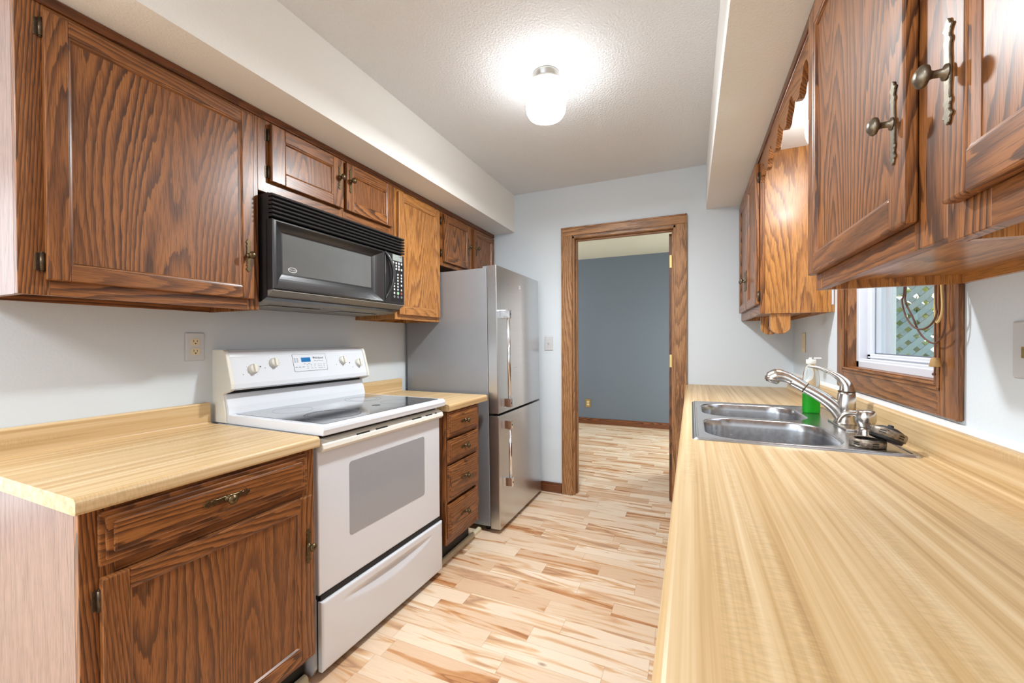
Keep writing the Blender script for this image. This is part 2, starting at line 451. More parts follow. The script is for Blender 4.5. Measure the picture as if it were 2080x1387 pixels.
# room beyond the doorway
b = B(); b.box(-3.1, .745, 6.05, 6.17, 0, ZC); struct('wall_far', b, SLATE)
b = B(); b.box(.625, .745, YE+.115, 4.25, 0, ZC); b.box(.625, .745, 5.75, 6.05, 0, ZC); b.box(.625, .745, 4.25, 5.75, 0, .06); b.box(.625, .745, 4.25, 5.75, 2.06, ZC); struct('wall_next_right', b, SLATE)
b = B()
for y0, y1 in ((4.25, 4.31), (4.96, 5.04), (5.69, 5.75)): b.box(.665, .715, y0, y1, .06, 2.06, .003)
b.box(.665, .715, 4.25, 5.75, .06, .13, .003); b.box(.665, .715, 4.25, 5.75, 1.99, 2.06, .003)
win2 = struct('window_2', b, VINYL)
b = B(); b.box(.688, .692, 4.31, 5.69, .13, 1.99); b.build('pane', PANE, win2)
b = B()
b.box(-3.12, -3.0, YE+.115, 3.8, 0, ZC); b.box(-3.12, -3.0, 5.7, 6.05, 0, ZC); b.box(-3.12, -3.0, 3.8, 5.7, 0, .4); b.box(-3.12, -3.0, 3.8, 5.7, 2.3, ZC)
struct('wall_next_left', b, SLATE)
b = B(); b.box(-3.0, WL-.12, YE, YE+.115, 0, ZC); struct('wall_next_front', b, SLATE)
b = B(); b.box(-3.0, .625, 6.035, 6.05, 0, .085, .004, 'x'); struct('baseboard_far', b, OAKD)
b = B(); b.box(-1.12, -.945, YE-.014, YE, 0, .082, .004, 'x'); struct('baseboard_end', b, OAKD)

# doorway casing and jambs
b = B()
for yy0, yy1, sgn in ((YE-.018, YE, 1), (YE+.115, YE+.133, 1)):
    b.box(DX0-.083, DX0+.004, yy0, yy1, 0, DZ+.004, .004, 'z'); b.box(DX1-.004, DX1+.072, yy0, yy1, 0, DZ+.004, .004, 'z')
    b.box(DX0-.083, DX1+.072, yy0, yy1, DZ+.002, DZ+.068, .004, 'x')
b.box(DX0-.083, DX0-.072, YE-.023, YE-.017, 0, DZ+.068, .002); b.box(DX1+.061, DX1+.072, YE-.023, YE-.017, 0, DZ+.068, .002)
b.box(DX0-.083, DX1+.072, YE-.023, YE-.017, DZ+.057, DZ+.068, .002, 'x')
struct('trim_1', b, OAKT)
b = B()
b.box(DX0, DX0+.018, YE, YE+.115, 0, DZ, .002, 'z'); b.box(DX1-.018, DX1, YE, YE+.115, 0, DZ, .002, 'z'); b.box(DX0, DX1, YE, YE+.115, DZ-.018, DZ, .002, 'x')
b.box(DX0+.018, DX0+.030, YE+.045, YE+.08, 0, DZ-.018, .002, 'z'); b.box(DX1-.030, DX1-.018, YE+.045, YE+.08, 0, DZ-.018, .002, 'z'); b.box(DX0+.03, DX1-.03, YE+.045, YE+.08, DZ-.030, DZ-.018, .002, 'x')
struct('trim_2', b, OAKT)
# the door, swung open into the next room
b = B(); b.box(-.150, -.114, YE+.137, YE+.137+.735, .012, 2.02, .002, 'z')
dr = struct('door_1', b, OAKD)
for z0, z1, mt in ((1.765, 1.86, BRASSY), (1.02, 1.115, BRASSY), (.285, .37, DARKMET)):
    h = B(); h.box(-.147, -.117, YE+.1345, YE+.137, z0, z1, .0008)
    h.cyl((-.112, YE+.133, z0), (-.112, YE+.133, z1), .005, 10)
    h.build('hinge', mt, dr)

# ------------------------------------------------------------------ window over the sink
b = B()
b.box(.588, WR, WY0-.082, WY0+.002, 1.018, WZ1+.08, .004, 'z'); b.box(.588, WR, WY1-.002, WY1+.086, 1.018, WZ1+.08, .004, 'z')
b.box(.588, WR, WY0, WY1, 1.018, WZ0+.003, .004, 'y'); b.box(.588, WR, WY0, WY1, WZ1-.003, WZ1+.08, .004, 'y')
for o in (.0, .012):
    b.box(.583+o*.0, .589, WY0-.012+o, WY0-.004+o, WZ0-.01+o, WZ1+.01-o, .002, 'z'); b.box(.583, .589, WY1+.004-o, WY1+.012-o, WZ0-.01+o, WZ1+.01-o, .002, 'z')
    b.box(.583, .589, WY0-.012+o, WY1+.012-o, WZ0-.012+o, WZ0-.004+o, .002, 'y')
b.box(.600, .632, WY0, WY0+.012, WZ0, WZ1, .001, 'z'); b.box(.600, .632, WY1-.012, WY1, WZ0, WZ1, .001, 'z')
b.box(.600, .632, WY0, WY1, WZ0, WZ0+.010, .001, 'y'); b.box(.600, .632, WY0, WY1, WZ1-.01, WZ1, .001, 'y')
win = struct('window_1', b, OAKW)
b = B()
y0, y1, z0, z1 = WY0+.010, WY1-.010, WZ0+.008, WZ1-.008
b.box(.628, .735, y0, y0+.030, z0, z1, .003); b.box(.628, .735, y1-.030, y1, z0, z1, .003)
b.box(.628, .735, y0, y1, z0, z0+.028, .003); b.box(.628, .735, y0, y1, z1-.030, z1, .003)
b.box(.634, .652, y0+.02, y1-.02, z0+.026, z0+.036, .002)
b.build('window_frame', VINYL, win)
b = B()
y0 += .028; y1 -= .028; z0 += .026; z1 -= .028
b.box(.655, .690, y0, y0+.032, z0, z1, .003); b.box(.655, .690, y1-.034, y1, z0, z1, .003)
b.box(.655, .690, y0, y1, z0, z0+.030, .003); b.box(.655, .690, y0, y1, z1-.034, z1, .003)
b.box(.650, .657, y0+.02, y1-.02, z0+.014, z0+.020, .002)
sash = b.build('sash', VINYL, win)
b = B(); b.box(.671, .675, y0+.030, y1-.032, z0+.028, z1-.032); b.build('pane', PANE, win)
b = B(); b.box(.6695, .6705, y1-.038, y1-.034, z0+.03, z1-.034); b.box(.6695, .6705, y0+.034, y1-.034, z0+.03, z0+.034); b.build('gasket', simple('grey_gasket', lin(96, 104, 116), .6), win)

# ------------------------------------------------------------------ oak joinery
def pull_outline(L, W):
    prof = [(0, .62), (.18, .62), (.40, .52), (.50, .58), (.54, .80), (.60, .74), (.64, .50), (.70, .46), (.76, .66), (.81, 1.), (.85, .86), (.88, .52), (.92, .46), (.96, .34), (1., .06)]
    right = [(w*W/2, t*L/2) for t, w in prof]
    up = right; P = up + [(-a, t) for a, t in reversed(up)]
    dn = [(-a, -t) for a, t in up[1:]]; P += dn
    P += [(a, -t) for a, t in reversed(up[1:])]
    return P
def mapper(side, xf):
    """local (n, a, z): n out of the cabinet face, a along y"""
    if side == 'L': return lambda c: (xf + c[0], c[1], c[2])
    return lambda c: (xf - c[0], c[1], c[2])
def make_pull(parent, mp, n, a, z, L=.125, W=.021, horiz=False, mat=None):
    b = B(); b.x = mp
    P = pull_outline(L, W)
    if horiz: P = [(a + t, z + w_) for w_, t in P]
    else: P = [(a + w_, z + t) for w_, t in P]
    b.prism(P, n, n+.0032, 'yz', bev=.0009, seg=1)
    b.lathe([(.0095, 0), (.0095, .002), (.005, .004), (.0045, .013), (.006, .016), (.0125, .019), (.0140, .0225), (.0125, .026), (.008, .029), (.0075, .0295), (.006, .0305), (0, .031)], (n+.003, a, z), (1, 0, 0), 20)
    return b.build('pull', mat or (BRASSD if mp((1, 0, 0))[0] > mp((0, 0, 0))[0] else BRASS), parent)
def make_hinge(parent, mp, n, a, z, L=.046):
    b = B(); b.x = mp
    b.box(n-.0005, n+.0022, a-.010, a+.004, z-L/2, z+L/2, .0006)
    b.cyl((n+.006, a+.002, z-L/2), (n+.006, a+.002, z+L/2), .0055, 12)
    b.cyl((n+.006, a+.002, z-L/2-.003), (n+.006, a+.002, z-L/2), .0035, 10); b.cyl((n+.006, a+.002, z+L/2), (n+.006, a+.002, z+L/2+.003), .0035, 10)
    return b.build('hinge', DARKMET, parent)
def make_door(parent, mp, a0, a1, z0, z1, pull=None, hinges=(), st=.046, rl=.044, t=.019, n0=.001, mats=None, wood=None, hpull=False, panel_g='z'):
    wood = wood or OAK
    b = B(); b.x = mp
    n1 = n0 + t
    b.box(n0, n1, a0, a0+st, z0, z1, .0035, 'z', seg=2); b.box(n0, n1, a1-st, a1, z0, z1, .0035, 'z', seg=2)
    b.box(n0, n1-.0003, a0+st-.001, a1-st+.001, z0, z0+rl, .0030, 'y', seg=2); b.box(n0, n1-.0003, a0+st-.001, a1-st+.001, z1-rl, z1, .0030, 'y', seg=2)
    # moulded sticking round the panel
    ia, ib, ja, jb = a0+st, a1-st, z0+rl, z1-rl
    m1 = n1-.004; m2 = n1-.010; wd = .008
    for (p, q, rr, ss) in (((ia, ja), (ib, ja), (ib-wd, ja+wd), (ia+wd, ja+wd)), ((ib, ja), (ib, jb), (ib-wd, jb-wd), (ib-wd, ja+wd)), ((ib, jb), (ia, jb), (ia+wd, jb-wd), (ib-wd, jb-wd)), ((ia, jb), (ia, ja), (ia+wd, ja+wd), (ia+wd, jb-wd))):
        gg = 'y' if abs(p[1]-q[1]) < 1e-6 else 'z'
        mid = lambda u, v: ((u[0]*.5+v[0]*.5), (u[1]*.5+v[1]*.5))
        md, ms = mid(q, rr), mid(p, ss)
        b.raw([(n1-.0022, *p), (n1-.0022, *q), (n1-.0035, *md), (n1-.0035, *ms)], [(0, 1, 2, 3)], gg, 0, recalc=False)
        b.raw([(n1-.0035, *ms), (n1-.0035, *md), (m2, *rr), (m2, *ss)], [(0, 1, 2, 3)], gg, 0, recalc=False)
    d = b.build('door', wood, parent)
    p = B(); p.x = mp; p.box(n0+.001, m2+.0002, ia+.002, ib-.002, ja+.002, jb-.002, 0, panel_g); p.build('panel', wood, d)
    if pull: make_pull(d, mp, n1, pull[0], pull[1], *(pull[2:]))
    for ha, hz in hinges: make_hinge(d, mp, n0-.001, ha, hz)
    return d
def make_drawer(parent, mp, a0, a1, z0, z1, n0=.001, t=.020, L=.075, W=.017, wood=None, edge=.018):
    wood = wood or OAK
    b = B(); b.x = mp; n1 = n0+t
    b.box(n0, n1-.009, a0, a1, z0, z1, .003, 'y', seg=2)
    b.box(n0+.003, n1-.005, a0+edge*.45, a1-edge*.45, z0+edge*.45, z1-edge*.45, .004, 'y', seg=2)
    b.box(n0+.003, n1, a0+edge, a1-edge, z0+edge, z1-edge, .005, 'y', seg=2)
    d = b.build('drawer', wood, parent)
    make_pull(d, mp, n1, (a0+a1)/2, (z0+z1)/2 + .002, L, W, True)
    return d
def carcass(parent, side, xf, xw, y0, y1, z0, z1, rails, stiles, wood=None, endmat=None, recess=.022, inner=None):
    """face frame + box; rails = [(z0,z1)], stiles = [(y0,y1)]"""
    wood = wood or OAK
    mp = mapper(side, xf)
    dpt = abs(xw - xf)
    b = B(); b.x = mp
    for s0, s1 in stiles: b.box(-.019, 0, s0, s1, z0, z1, .0012, 'z')
    for r0, r1 in rails:
        for (p, q) in zip(stiles, stiles[1:]):
            b.box(-.019, -.0003, p[1]-.0005, q[0]+.0005, r0, r1, 0, 'y')
    b.build('face_frame', wood, parent)
    b = B(); b.x = mp
    b.box(-dpt, -.019, y0+.0145, y0+.016, z0, z1)
    b.box(-dpt, -.0192, y1-.015, y1, z0, z1, 0, 'z')
    b.box(-dpt, -.0192, y0+.015, y1-.015, z0+recess, z0+recess+.012, 0, 'y')
    b.box(-dpt, -.0192, y0+.015, y1-.015, z1-.012, z1, 0, 'y')
    b.box(-dpt, -dpt+.012, y0+.015, y1-.015, z0+.0005, z1-.012, 0, 'y')
    b.box(-.03, -.0192, y0+.015, y1-.015, z0+recess, z1, 0, 'y')
    b.build('carcass', inner or wood, parent)
    b = B(); b.x = mp
    b.box(-dpt, -.0192, y0, y0+.0148, z0, z1, 0, 'z')
    b.build('end_panel', endmat or wood, parent)
    return mp

# ---- wall cabinets, cooking side
LW = WL
def lcab(name, label, y0, y1, z0, stiles, rails, endmat=None, wood=None):
    t = thing(name, label, 'cabinet', (LW+.15, (y0+y1)/2, z0), group=None)
    mp = carcass(t, 'L', XF_L, LW, y0, y1, z0, SOFF, rails, stiles, wood, endmat)
    return t, mp
t, mp = lcab('wall_cabinet', 'tall oak wall cabinet with one wide door, beside the black microwave', .447, 1.078, 1.345, [(.447, .505), (1.03, 1.078)], [(1.345, 1.40), (2.06, SOFF)], VENEER)
make_door(t, mp, .494, 1.049, 1.384, 2.082, (1.024, 1.546), [(.490, 2.037), (.487, 1.430)])
t, mp = lcab('wall_cabinet', 'short oak wall cabinet with two small doors above the black microwave', 1.078, 1.885, 1.815, [(1.078, 1.13), (1.48, 1.53), (1.84, 1.885)], [(1.815, 1.875), (2.075, SOFF)])
make_door(t, mp, 1.123, 1.495, 1.860, 2.090, (1.470, 2.000, .115), [(1.119, 2.043), (1.118, 1.898)], st=.062, rl=.05)
make_door(t, mp, 1.514, 1.852, 1.860, 2.092, (1.537, 2.005, .115), [], st=.050, rl=.05)
t, mp = lcab('wall_cabinet', 'narrow oak wall cabinet between microwave and refrigerator', 1.885, 2.338, 1.350, [(1.885, 1.935), (2.29, 2.338)], [(1.350, 1.40), (2.06, SOFF)], None, OAKY)  # yellower oak: the warmer light on this cabinet, put into its colour
make_door(t, mp, 1.905, 2.322, 1.378, 2.083, None, [], wood=OAKY)
t, mp = lcab('wall_cabinet', 'short oak wall cabinet with two doors above the stainless refrigerator', 2.338, 3.170, 1.735, [(2.338, 2.40), (2.715, 2.82), (3.12, 3.17)], [(1.735, 1.79), (2.065, SOFF)])
make_door(t, mp, 2.382, 2.742, 1.762, 2.087, (2.705, 1.925, .125), [(2.352, 2.035), (2.352, 1.818)])
make_door(t, mp, 2.802, 3.150, 1.762, 2.087, (2.828, 1.938, .115), [])
b = B(); b.box(XF_L-.001, XF_L+.007, .447, YE, 2.100, SOFF-.001, .002, 'y'); struct('trim_3', b, OAKD)

# ---- wall cabinets, sink side
def rcab(name, label, y0, y1, z0, stiles, rails, endmat=None, wood=None):
    t = thing(name, label, 'cabinet', (WR-.15, (y0+y1)/2, z0))
    mp = carcass(t, 'R', XF_R, WR, y0, y1, z0, SOFF, rails, stiles, wood, endmat, .022, OAKY)
    return t, mp
t, mp = rcab('wall_cabinet', 'oak wall cabinet with one door and ornate pull, hung just past the sink window', .733, 1.354, 1.352, [(.733, .82), (1.30, 1.354)], [(1.352, 1.41), (2.06, SOFF)])
make_door(t, mp, .805, 1.352, 1.392, 2.085, (.832, 1.555, .13), [], st=.05, rl=.05)
bb = B(); bb.lathe([(.0055, 0), (.0055, .001)], (.59, .95, 1.3585), (-1, 0, 0), 10)
bb.build('screw_hole', BLACKD, t)
t, mp = rcab('wall_cabinet', 'oak wall cabinet cut off by the picture edge, its brass knob standing out', .15, .732, 1.345, [(.15, .21), (.645, .732)], [(1.345, 1.40), (2.06, SOFF)])
make_door(t, mp, .18, .701, 1.388, 2.085, (.682, 1.546, .13), [], st=.05, rl=.05)
t, mp = rcab('wall_cabinet', 'honey oak wall cabinet in the corner by the doorway, glossy side panel', 2.335, 3.170, 1.348, [(2.335, 2.385), (2.70, 2.75), (3.10, 3.17)], [(1.348, 1.41), (2.06, SOFF)], OAKY, OAK)
make_door(t, mp, 2.345, 2.715, 1.395, 2.085, (2.695, 1.560, .115), [(2.344, 2.015), (2.344, 1.435)], st=.05)
make_door(t, mp, 2.735, 3.095, 1.395, 2.085, (2.757, 1.560, .115), [], st=.05)
b = B(); b.box(XF_R-.007, XF_R+.001, .15, YE, 2.100, SOFF-.001, .002, 'y'); struct('trim_4', b, OAKD)

# scalloped valance between the sink side cabinets
def valance():
    y0, y1 = 1.356, 2.333; zb = 1.985; n = 5; L = (y1-y0)/n
    P = [(y0, 2.10)]
    pts = []
    for i in range(n):
        a = y0 + i*L
        prof = [(0, .0), (.10, -.004), (.22, .0), (.30, .012), (.36, .022), (.44, .026), (.50, .046), (.56, .058), (.64, .062), (.72, .058), (.78, .046), (.84, .026), (.92, .022), (.98, .012)]
        pts += [(a + (p-.0)*L, zb + q) for p, q in prof]
    P += pts + [(y1, zb), (y1, 2.10)]
    b = B(); b.prism(P, XF_R, XF_R+.019, 'yz', g='y', bev=.001, seg=1)
    o = b.build('scalloped_valance', OAK); tag(o, 'scalloped oak valance board bridging the cabinets over the sink', 'valance')
valance()

# paper towel holder below the corner cabinet: two wooden brackets
t = thing('paper_towel_holder', 'wooden paper towel holder brackets under the corner wall cabinet', 'towel holder', (.40, 2.5, 1.348))
for yy in (2.345, 2.625):
    P = [(.352, 1.3478)] + [(.352, 1.285)] + [(.3945 + .0425*math.cos(a), 1.285 + .036*math.sin(a)) for a in [PI + PI*k/12 for k in range(1, 12)]] + [(.437, 1.285), (.437, 1.3478)]
    b = B(); b.prism(P, yy, yy+.020, 'xz', g='z', bev=.002, seg=1); b.build('bracket', OAKY, t)
    b = B(); b.cyl((.3945, yy+(.020 if yy < 2.5 else -.012), 1.285), (.3945, yy+(.032 if yy < 2.5 else 0), 1.285), .012, 14); b.build('peg', OAKT, t)

# ---- base cabinets, cooking side
XB = -1.222
t = thing('base_cabinet', 'oak base cabinet with one drawer over one door, pale end panel', 'cabinet', (-1.5, .74, 0))
mp = carcass(t, 'L', XB, LW+.001, .436, 1.048, .112, CTL-.038, [(.112, .15), (.69, .74), (.825, .849)], [(.436, .50), (1.0, 1.048)], None, VENEER)
make_drawer(t, mp, .466, 1.012, .716, .838, L=.128, W=.024, edge=.024)
make_door(t, mp, .468, 1.028, .137, .690, (1.006, .52, .12), [(.466, .640)], st=.05)
b = B(); b.box(XB-.075, XB-.060, .45, 1.048, .001, .112); b.box(LW+.002, XB-.075, .437, .452, .001, .112); b.build('toe_kick', BLACKD, t)
XB2 = -1.186
t = thing('drawer_cabinet', 'oak base cabinet with a stack of four drawers between range and refrigerator', 'cabinet', (-1.5, 2.03, 0))
mp = carcass(t, 'L', XB2, LW+.001, 1.848, 2.216, .135, CTL-.038, [(.135, .165), (.36, .37), (.56, .57), (.70, .71), (.838, .849)], [(1.848, 1.862), (2.17, 2.216)])
for z0, z1 in ((.712, .842), (.574, .693), (.370, .556), (.172, .352)): make_drawer(t, mp, 1.853, 2.182, z0, z1, L=.095, W=.020, edge=.020)
b = B(); b.box(XB2-.09, XB2-.075, 1.85, 2.216, .001, .135); b.build('toe_kick', BLACKD, t)
b = B(); b.prism([(-1.262, .001), (-1.262, .020), (-1.256, .024), (-1.245, .023), (-1.236, .016), (-1.235, .001)], 1.855, 2.34, 'xz', g='y'); struct('trim_5', b, CREAM)
b = B(); b.prism([(-1.280, .001), (-1.280, .020), (-1.274, .024), (-1.263, .023), (-1.254, .016), (-1.253, .001)], .60, 1.045, 'xz', g='y'); struct('trim_6', b, CREAM)

# ---- counters
def counter_prof(x_wall, x_bs, x_front, top, bs_top, sgn, th=.037):
    """cross-section, sgn=+1 front towards +x"""
    P = []
    r = .013
    P.append((x_wall, top-th)); P.append((x_front - sgn*.004, top-th)); 
    P += [(x_front - sgn*.001, top-th+.002), (x_front, top-th+.006)]
    for k in range(6):
        a = PI/2*k/5
        P.append((x_front - sgn*r + sgn*r*math.cos(a), top - r + r*math.sin(a)))
    rc = .010
    for k in range(6):
        a = PI/2*k/5
        P.append((x_bs + sgn*rc - sgn*rc*math.sin(a), top + rc - rc*math.cos(a)))
    rt = .007
    for k in range(5):
        a = PI/2*k/4
        P.append((x_bs - sgn*rt + sgn*rt*math.cos(a), bs_top - rt + rt*math.sin(a)))
    P.append((x_wall, bs_top))
    return P
def counter(name, label, segs, x_wall, x_bs, x_front, top, bs_top, sgn):
    b = B()
    for y0, y1 in segs: b.prism(counter_prof(x_wall, x_bs, x_front, top, bs_top, sgn), y0, y1, 'xz', g='y', seed=False)
    o = b.build(name, LAM); tag(o, label, 'countertop'); return o
counter('countertop', 'short maple laminate countertop with an exposed end, over the one-drawer cabinet', [(.423, 1.053)], LW+.001, -1.815, -1.196, CTL, .972, 1)
counter('countertop', 'small maple laminate countertop squeezed between range and refrigerator', [(1.846, 2.286)], LW+.001, -1.815, -1.160, CTL, .970, 1)
# sink counter with the cut-out
SX0, SX1, SY0, SY1 = .004, .553, 1.398, 2.262
b = B()
full = counter_prof(WR-.001, .573, -.034, CTR, .997, -1)
b.prism(full, -1.0, SY0+.02, 'xz', g='y', seed=False); b.prism(full, SY1-.02, YE-.001, 'xz', g='y', seed=False)
front = [(SX0+.02, CTR-.037), (SX0+.02, CTR)] + [p for p in full if p[0] < .0]
front = [p for p in full if p[0] < .0]; front = [(SX0+.02, CTR-.037)] + front + [(SX0+.02, CTR)]
b.prism(front, SY0+.02, SY1-.02, 'xz', g='y', seed=False)
back = [p for p in full if p[0] > .3]; back = [(SX1-.02, CTR-.037)] + [p for p in back if p[1] > CTR-.001 and p[0] > .3] + [(WR-.001, CTR-.037)]
b.prism(back, SY0+.02, SY1-.02, 'xz', g='y', seed=False)
o = b.build('countertop', LAM); tag(o, 'long maple laminate countertop with the steel sink set into it', 'countertop')
b = B(); b.prism([(.590, .9965), (WR-.0005, .9965), (WR-.0005, 1.011), (.600, 1.0105), (.592, 1.006)], -1.0, YE-.002, 'xz', g='y'); struct('trim_7', b, CAULK)
# sink base run under it
t = thing('sink_base_cabinet', 'oak base cabinets carrying the long sink countertop', 'cabinet', (.3, 1.5, 0))
b = B(); b.box(.012, .030, -.98, YE-.002, .11, CTR-.038, 0, 'z'); b.box(.012, WR-.002, -.98, -.965, .11, CTR-.038); b.box(.09, .105, -.98, YE-.002, .001, .11); b.build('carcass', OAK, t)
mpR = mapper('R', .012)
for k in range(5):
    make_door(t, mpR, -.93 + k*.81, -.93 + k*.81 + .74, .14, .68, None, [], n0=.0005)

# ------------------------------------------------------------------ microwave over the range
t = thing('microwave_oven', 'black over-the-range microwave with a vent grille and smoked window', 'microwave', (-1.65, 1.482, 1.375))
MX, MY0, MY1, MZ0, MZ1 = -1.475, 1.084, 1.882, 1.425, 1.802
b = B()
b.prism([(MX-.036, MZ0), (MX-.036, 1.395), (-1.545, 1.382), (-1.62, 1.376), (WL+.002, 1.372), (WL+.002, MZ1-.002), (MX-.02, MZ1-.002), (MX-.02, MZ1-.105), (MX-.036, MZ1-.105)], MY0+.002, MY1-.002, 'xz', g='y')
b.build('body', BLACKP, t)
b = B(); b.prism([(MX-.0035, MZ0-.0005), (MX-.034, MZ0-.0005), (MX-.034, 1.401), (-1.545, 1.3815), (-1.62, 1.3755), (-1.80, 1.3715), (-1.80, 1.3705), (-1.62, 1.3735), (-1.546, 1.3788), (MX-.0015, MZ0-.0035)], MY0+.004, MY1-.004, 'xz', g='y')
b.box(-1.79, -1.60, 1.16, 1.42, 1.3705, 1.3730, .001); b.box(-1.79, -1.60, 1.54, 1.80, 1.3705, 1.3730, .001)
b.build('underside_plate', CHINM, t)
b = B()
for k in range(6):
    zc = MZ1 - .010 - k*.0158
    b.prism([(MX-.026, zc-.004), (MX-.004, zc-.0075), (MX+.003, zc-.004), (MX+.004, zc), (MX+.001, zc+.0035), (MX-.026, zc+.006)], MY0, MY1, 'xz', g='y')
b.box(MX-.028, MX-.020, MY0+.001, MY1-.001, MZ1-.105, MZ1-.001)
b.build('vent_grille', BLACKP, t)
dzt = MZ1-.104; dy1 = 1.722
b = B()
O = (MY0+.001, dy1, MZ0+.001, dzt); I = (1.152, 1.650, 1.500, 1.655)
E1 = (MY0+.018, dy1-.014, MZ0+.012, dzt-.010)
def rect_at(n, r): return [(n, r[0], r[2]), (n, r[1], r[2]), (n, r[1], r[3]), (n, r[0], r[3])]
levels = [(MX-.030, O), (MX-.001, O), (MX+.003, (O[0]+.004, O[1]-.004, O[2]+.004, O[3]-.004)), (MX+.003, (E1[0]-.003, E1[1]+.003, E1[2]-.003, E1[3]+.003)), (MX, E1)]
for k in range(1, 8):
    u = k/7; ww = math.sin(u*PI/2)
    r = tuple(E1[i]*(1-u)+I[i]*u for i in range(4)); levels.append((MX - .030*ww, r))
V = []; Fs = []
for n_, r in levels: V += rect_at(n_, r)
for k in range(len(levels)-1):
    for i in range(4):
        j = (i+1) % 4; Fs.append((4*k+i, 4*k+j, 4*k+4+j, 4*k+4+i))
b.raw(V, Fs)
d = b.build('door', BLACKP, t)
b = B(); b.box(MX-.034, MX-.0295, I[0]-.002, I[1]+.002, I[2]-.002, I[3]+.002); b.build('window', MWGLASS, d)
# oval badge
bd = B()
ell = lambda a_, b_, n=40: [(1.195 + a_*math.cos(2*PI*k/n), 1.516 + b_*math.sin(2*PI*k/n)) for k in range(n)]
eo, ei = ell(.021, .0105), ell(.0185, .0082); V = [(MX-.0292, *p) for p in eo] + [(MX-.0292, *p) for p in ei] + [(MX-.0286, *p) for p in eo] + [(MX-.0286, *p) for p in ei]
Fs = []
for k in range(40):
    j = (k+1) % 40; Fs += [(80+k, 80+j, 120+j, 120+k), (k, j, 80+j, 80+k), (40+k, 40+j, 120+j, 120+k)]
bd.raw(V, Fs); bd.build('badge', WHTXT, d)
text('badge_lettering', 'Whirlpool', .0085, face_px((MX-.0288, 1.195, 1.516)), WHTXT, d)
b = B(); b.tube([(MX-.004, 1.728, 1.698), (MX+.010, 1.740, 1.672), (MX+.022, 1.757, 1.625), (MX+.026, 1.762, 1.58), (MX+.022, 1.757, 1.53), (MX+.010, 1.740, 1.48), (MX-.004, 1.728, 1.445)], [(.006, .006), (.007, .009), (.008, .011), (.008, .011), (.008, .011), (.007, .009), (.006, .006)], 12, up=(1, 0, 0)); b.build('handle', BLACKP, t)
b = B(); b.box(MX-.03, MX, dy1+.004, MY1-.001, MZ0+.001, dzt, .003, seg=2); b.box(MX-.002, MX+.0006, 1.770, MY1-.010, MZ0+.016, dzt-.012, .0004, mat=1); cp = b.build('control_panel', [BLACKP, BLACKD], t)
b = B(); b.box(MX-.001, MX+.0012, 1.783, 1.863, 1.662, 1.695); b.build('display', LCD, cp)
text('display_lettering', '12:00', .012, face_px((MX+.0014, 1.846, 1.687)), DARKTXT, cp)
b = B()
def dot(y, z, r=.0062, m=0): b.lathe([(r, 0), (r, .0008)], (MX+.0005, y, z), (1, 0, 0), 12, m)
for i, zz in enumerate((1.650, 1.634, 1.618)):
    for j in range(4):
        if i == 1 and j == 3: continue
        dot(1.790 + j*.0225, zz)
for i in range(6):
    for j in range(3):
        if i >= 3 and j == 2 and i < 5: continue
        dot(1.796 + j*.030, 1.588 - i*.0165, .0056)
dot(1.856, 1.532); dot(1.796, 1.486); dot(1.826, 1.486, .009, 1); dot(1.856, 1.486, .0075, 2); dot(1.796, 1.466, .007, 3); dot(1.826, 1.466, .007, 3); dot(1.856, 1.466, .007, 3)
b.build('buttons', [WHTXT, GREENTXT, REDTXT, GREYTXT], cp)

# ------------------------------------------------------------------ electric range (local: +x out of the front, y across)
RNG = (-1.181, 1.443, 0)
t = thing('electric_range', 'white electric range with black glass cooktop and lower storage drawer', 'range', RNG, (0, 0, math.radians(-1.5)))
HW = .380
def L(bld, name, mats, parent=None): return bld.build(name, mats, parent or t, world=False)
b = B()
for s in (-1, 1):
    ya, yb = sorted((s*HW, s*(HW-.012)))
    b.prism([(-.62, .10), (-.62, .882), (-.055, .882), (-.055, .03), (-.07, .002), (-.105, .002), (-.125, .03), (-.15, .06), (-.20, .085)], ya, yb, 'xz')
b.box(-.62, -.06, -HW+.012, HW-.012, .12, .882); L(b, 'body', WHITE)
b = B(); b.box(-.075, -.056, -HW+.006, HW-.006, .04, .874); b.box(-.070, -.030, -HW+.008, HW-.008, .285, .302); L(b, 'front_gap', BLACKD)
# cooktop
b = B()
cp = [(0.000, .896), (.002, .905), (0.000, .914), (-.006, .920), (-.014, .922), (-.560, .922), (-.560, .884), (-.006, .884), (-.001, .888)]
b.prism(cp, -HW, HW, 'xz', bev=.004, seg=2); top = L(b, 'cooktop', WHITE)
b = B(); b.prism(rrect(-.545, -.022, -HW+.024, HW-.024, .012, 4), .9215, .9232, 'xy', bev=.0006, seg=1); gl = L(b, 'glass_top', GLASSTOP, top)
def ring(n, y, rads, mat, zz=.9234):
    b = B()
    for r0, r1 in rads: 
        V = []; Fs = []; N = 56
        for k in range(N):
            a = 2*PI*k/N
            for r in (r0, r1): V.append((n+r*math.cos(a), y+r*math.sin(a), zz))
            for r in (r0, r1): V.append((n+r*math.cos(a), y+r*math.sin(a), zz-.0004))
        for k in range(N):
            j = (k+1) % N; Fs += [(4*k, 4*k+1, 4*j+1, 4*j), (4*k+1, 4*k+3, 4*j+3, 4*j+1), (4*k, 4*j, 4*j+2, 4*k+2)]
        b.raw(V, Fs)
    return L(b, 'burner', mat, top)
ring(-.166, -.190, [(.103, .111), (.095, .0975)], RING)
ring(-.405, -.195, [(.078, .0795)], RINGL)
ring(-.385, .195, [(.088, .0905), (.070, .071)], RINGL)
ring(-.155, .190, [(.078, .080)], RINGL)
b = B(); b.lathe([(.020, 0), (.020, .0004)], (-.17, .06, .9232), (0, 0, 1), 24); L(b, 'hot_light', RING, top)
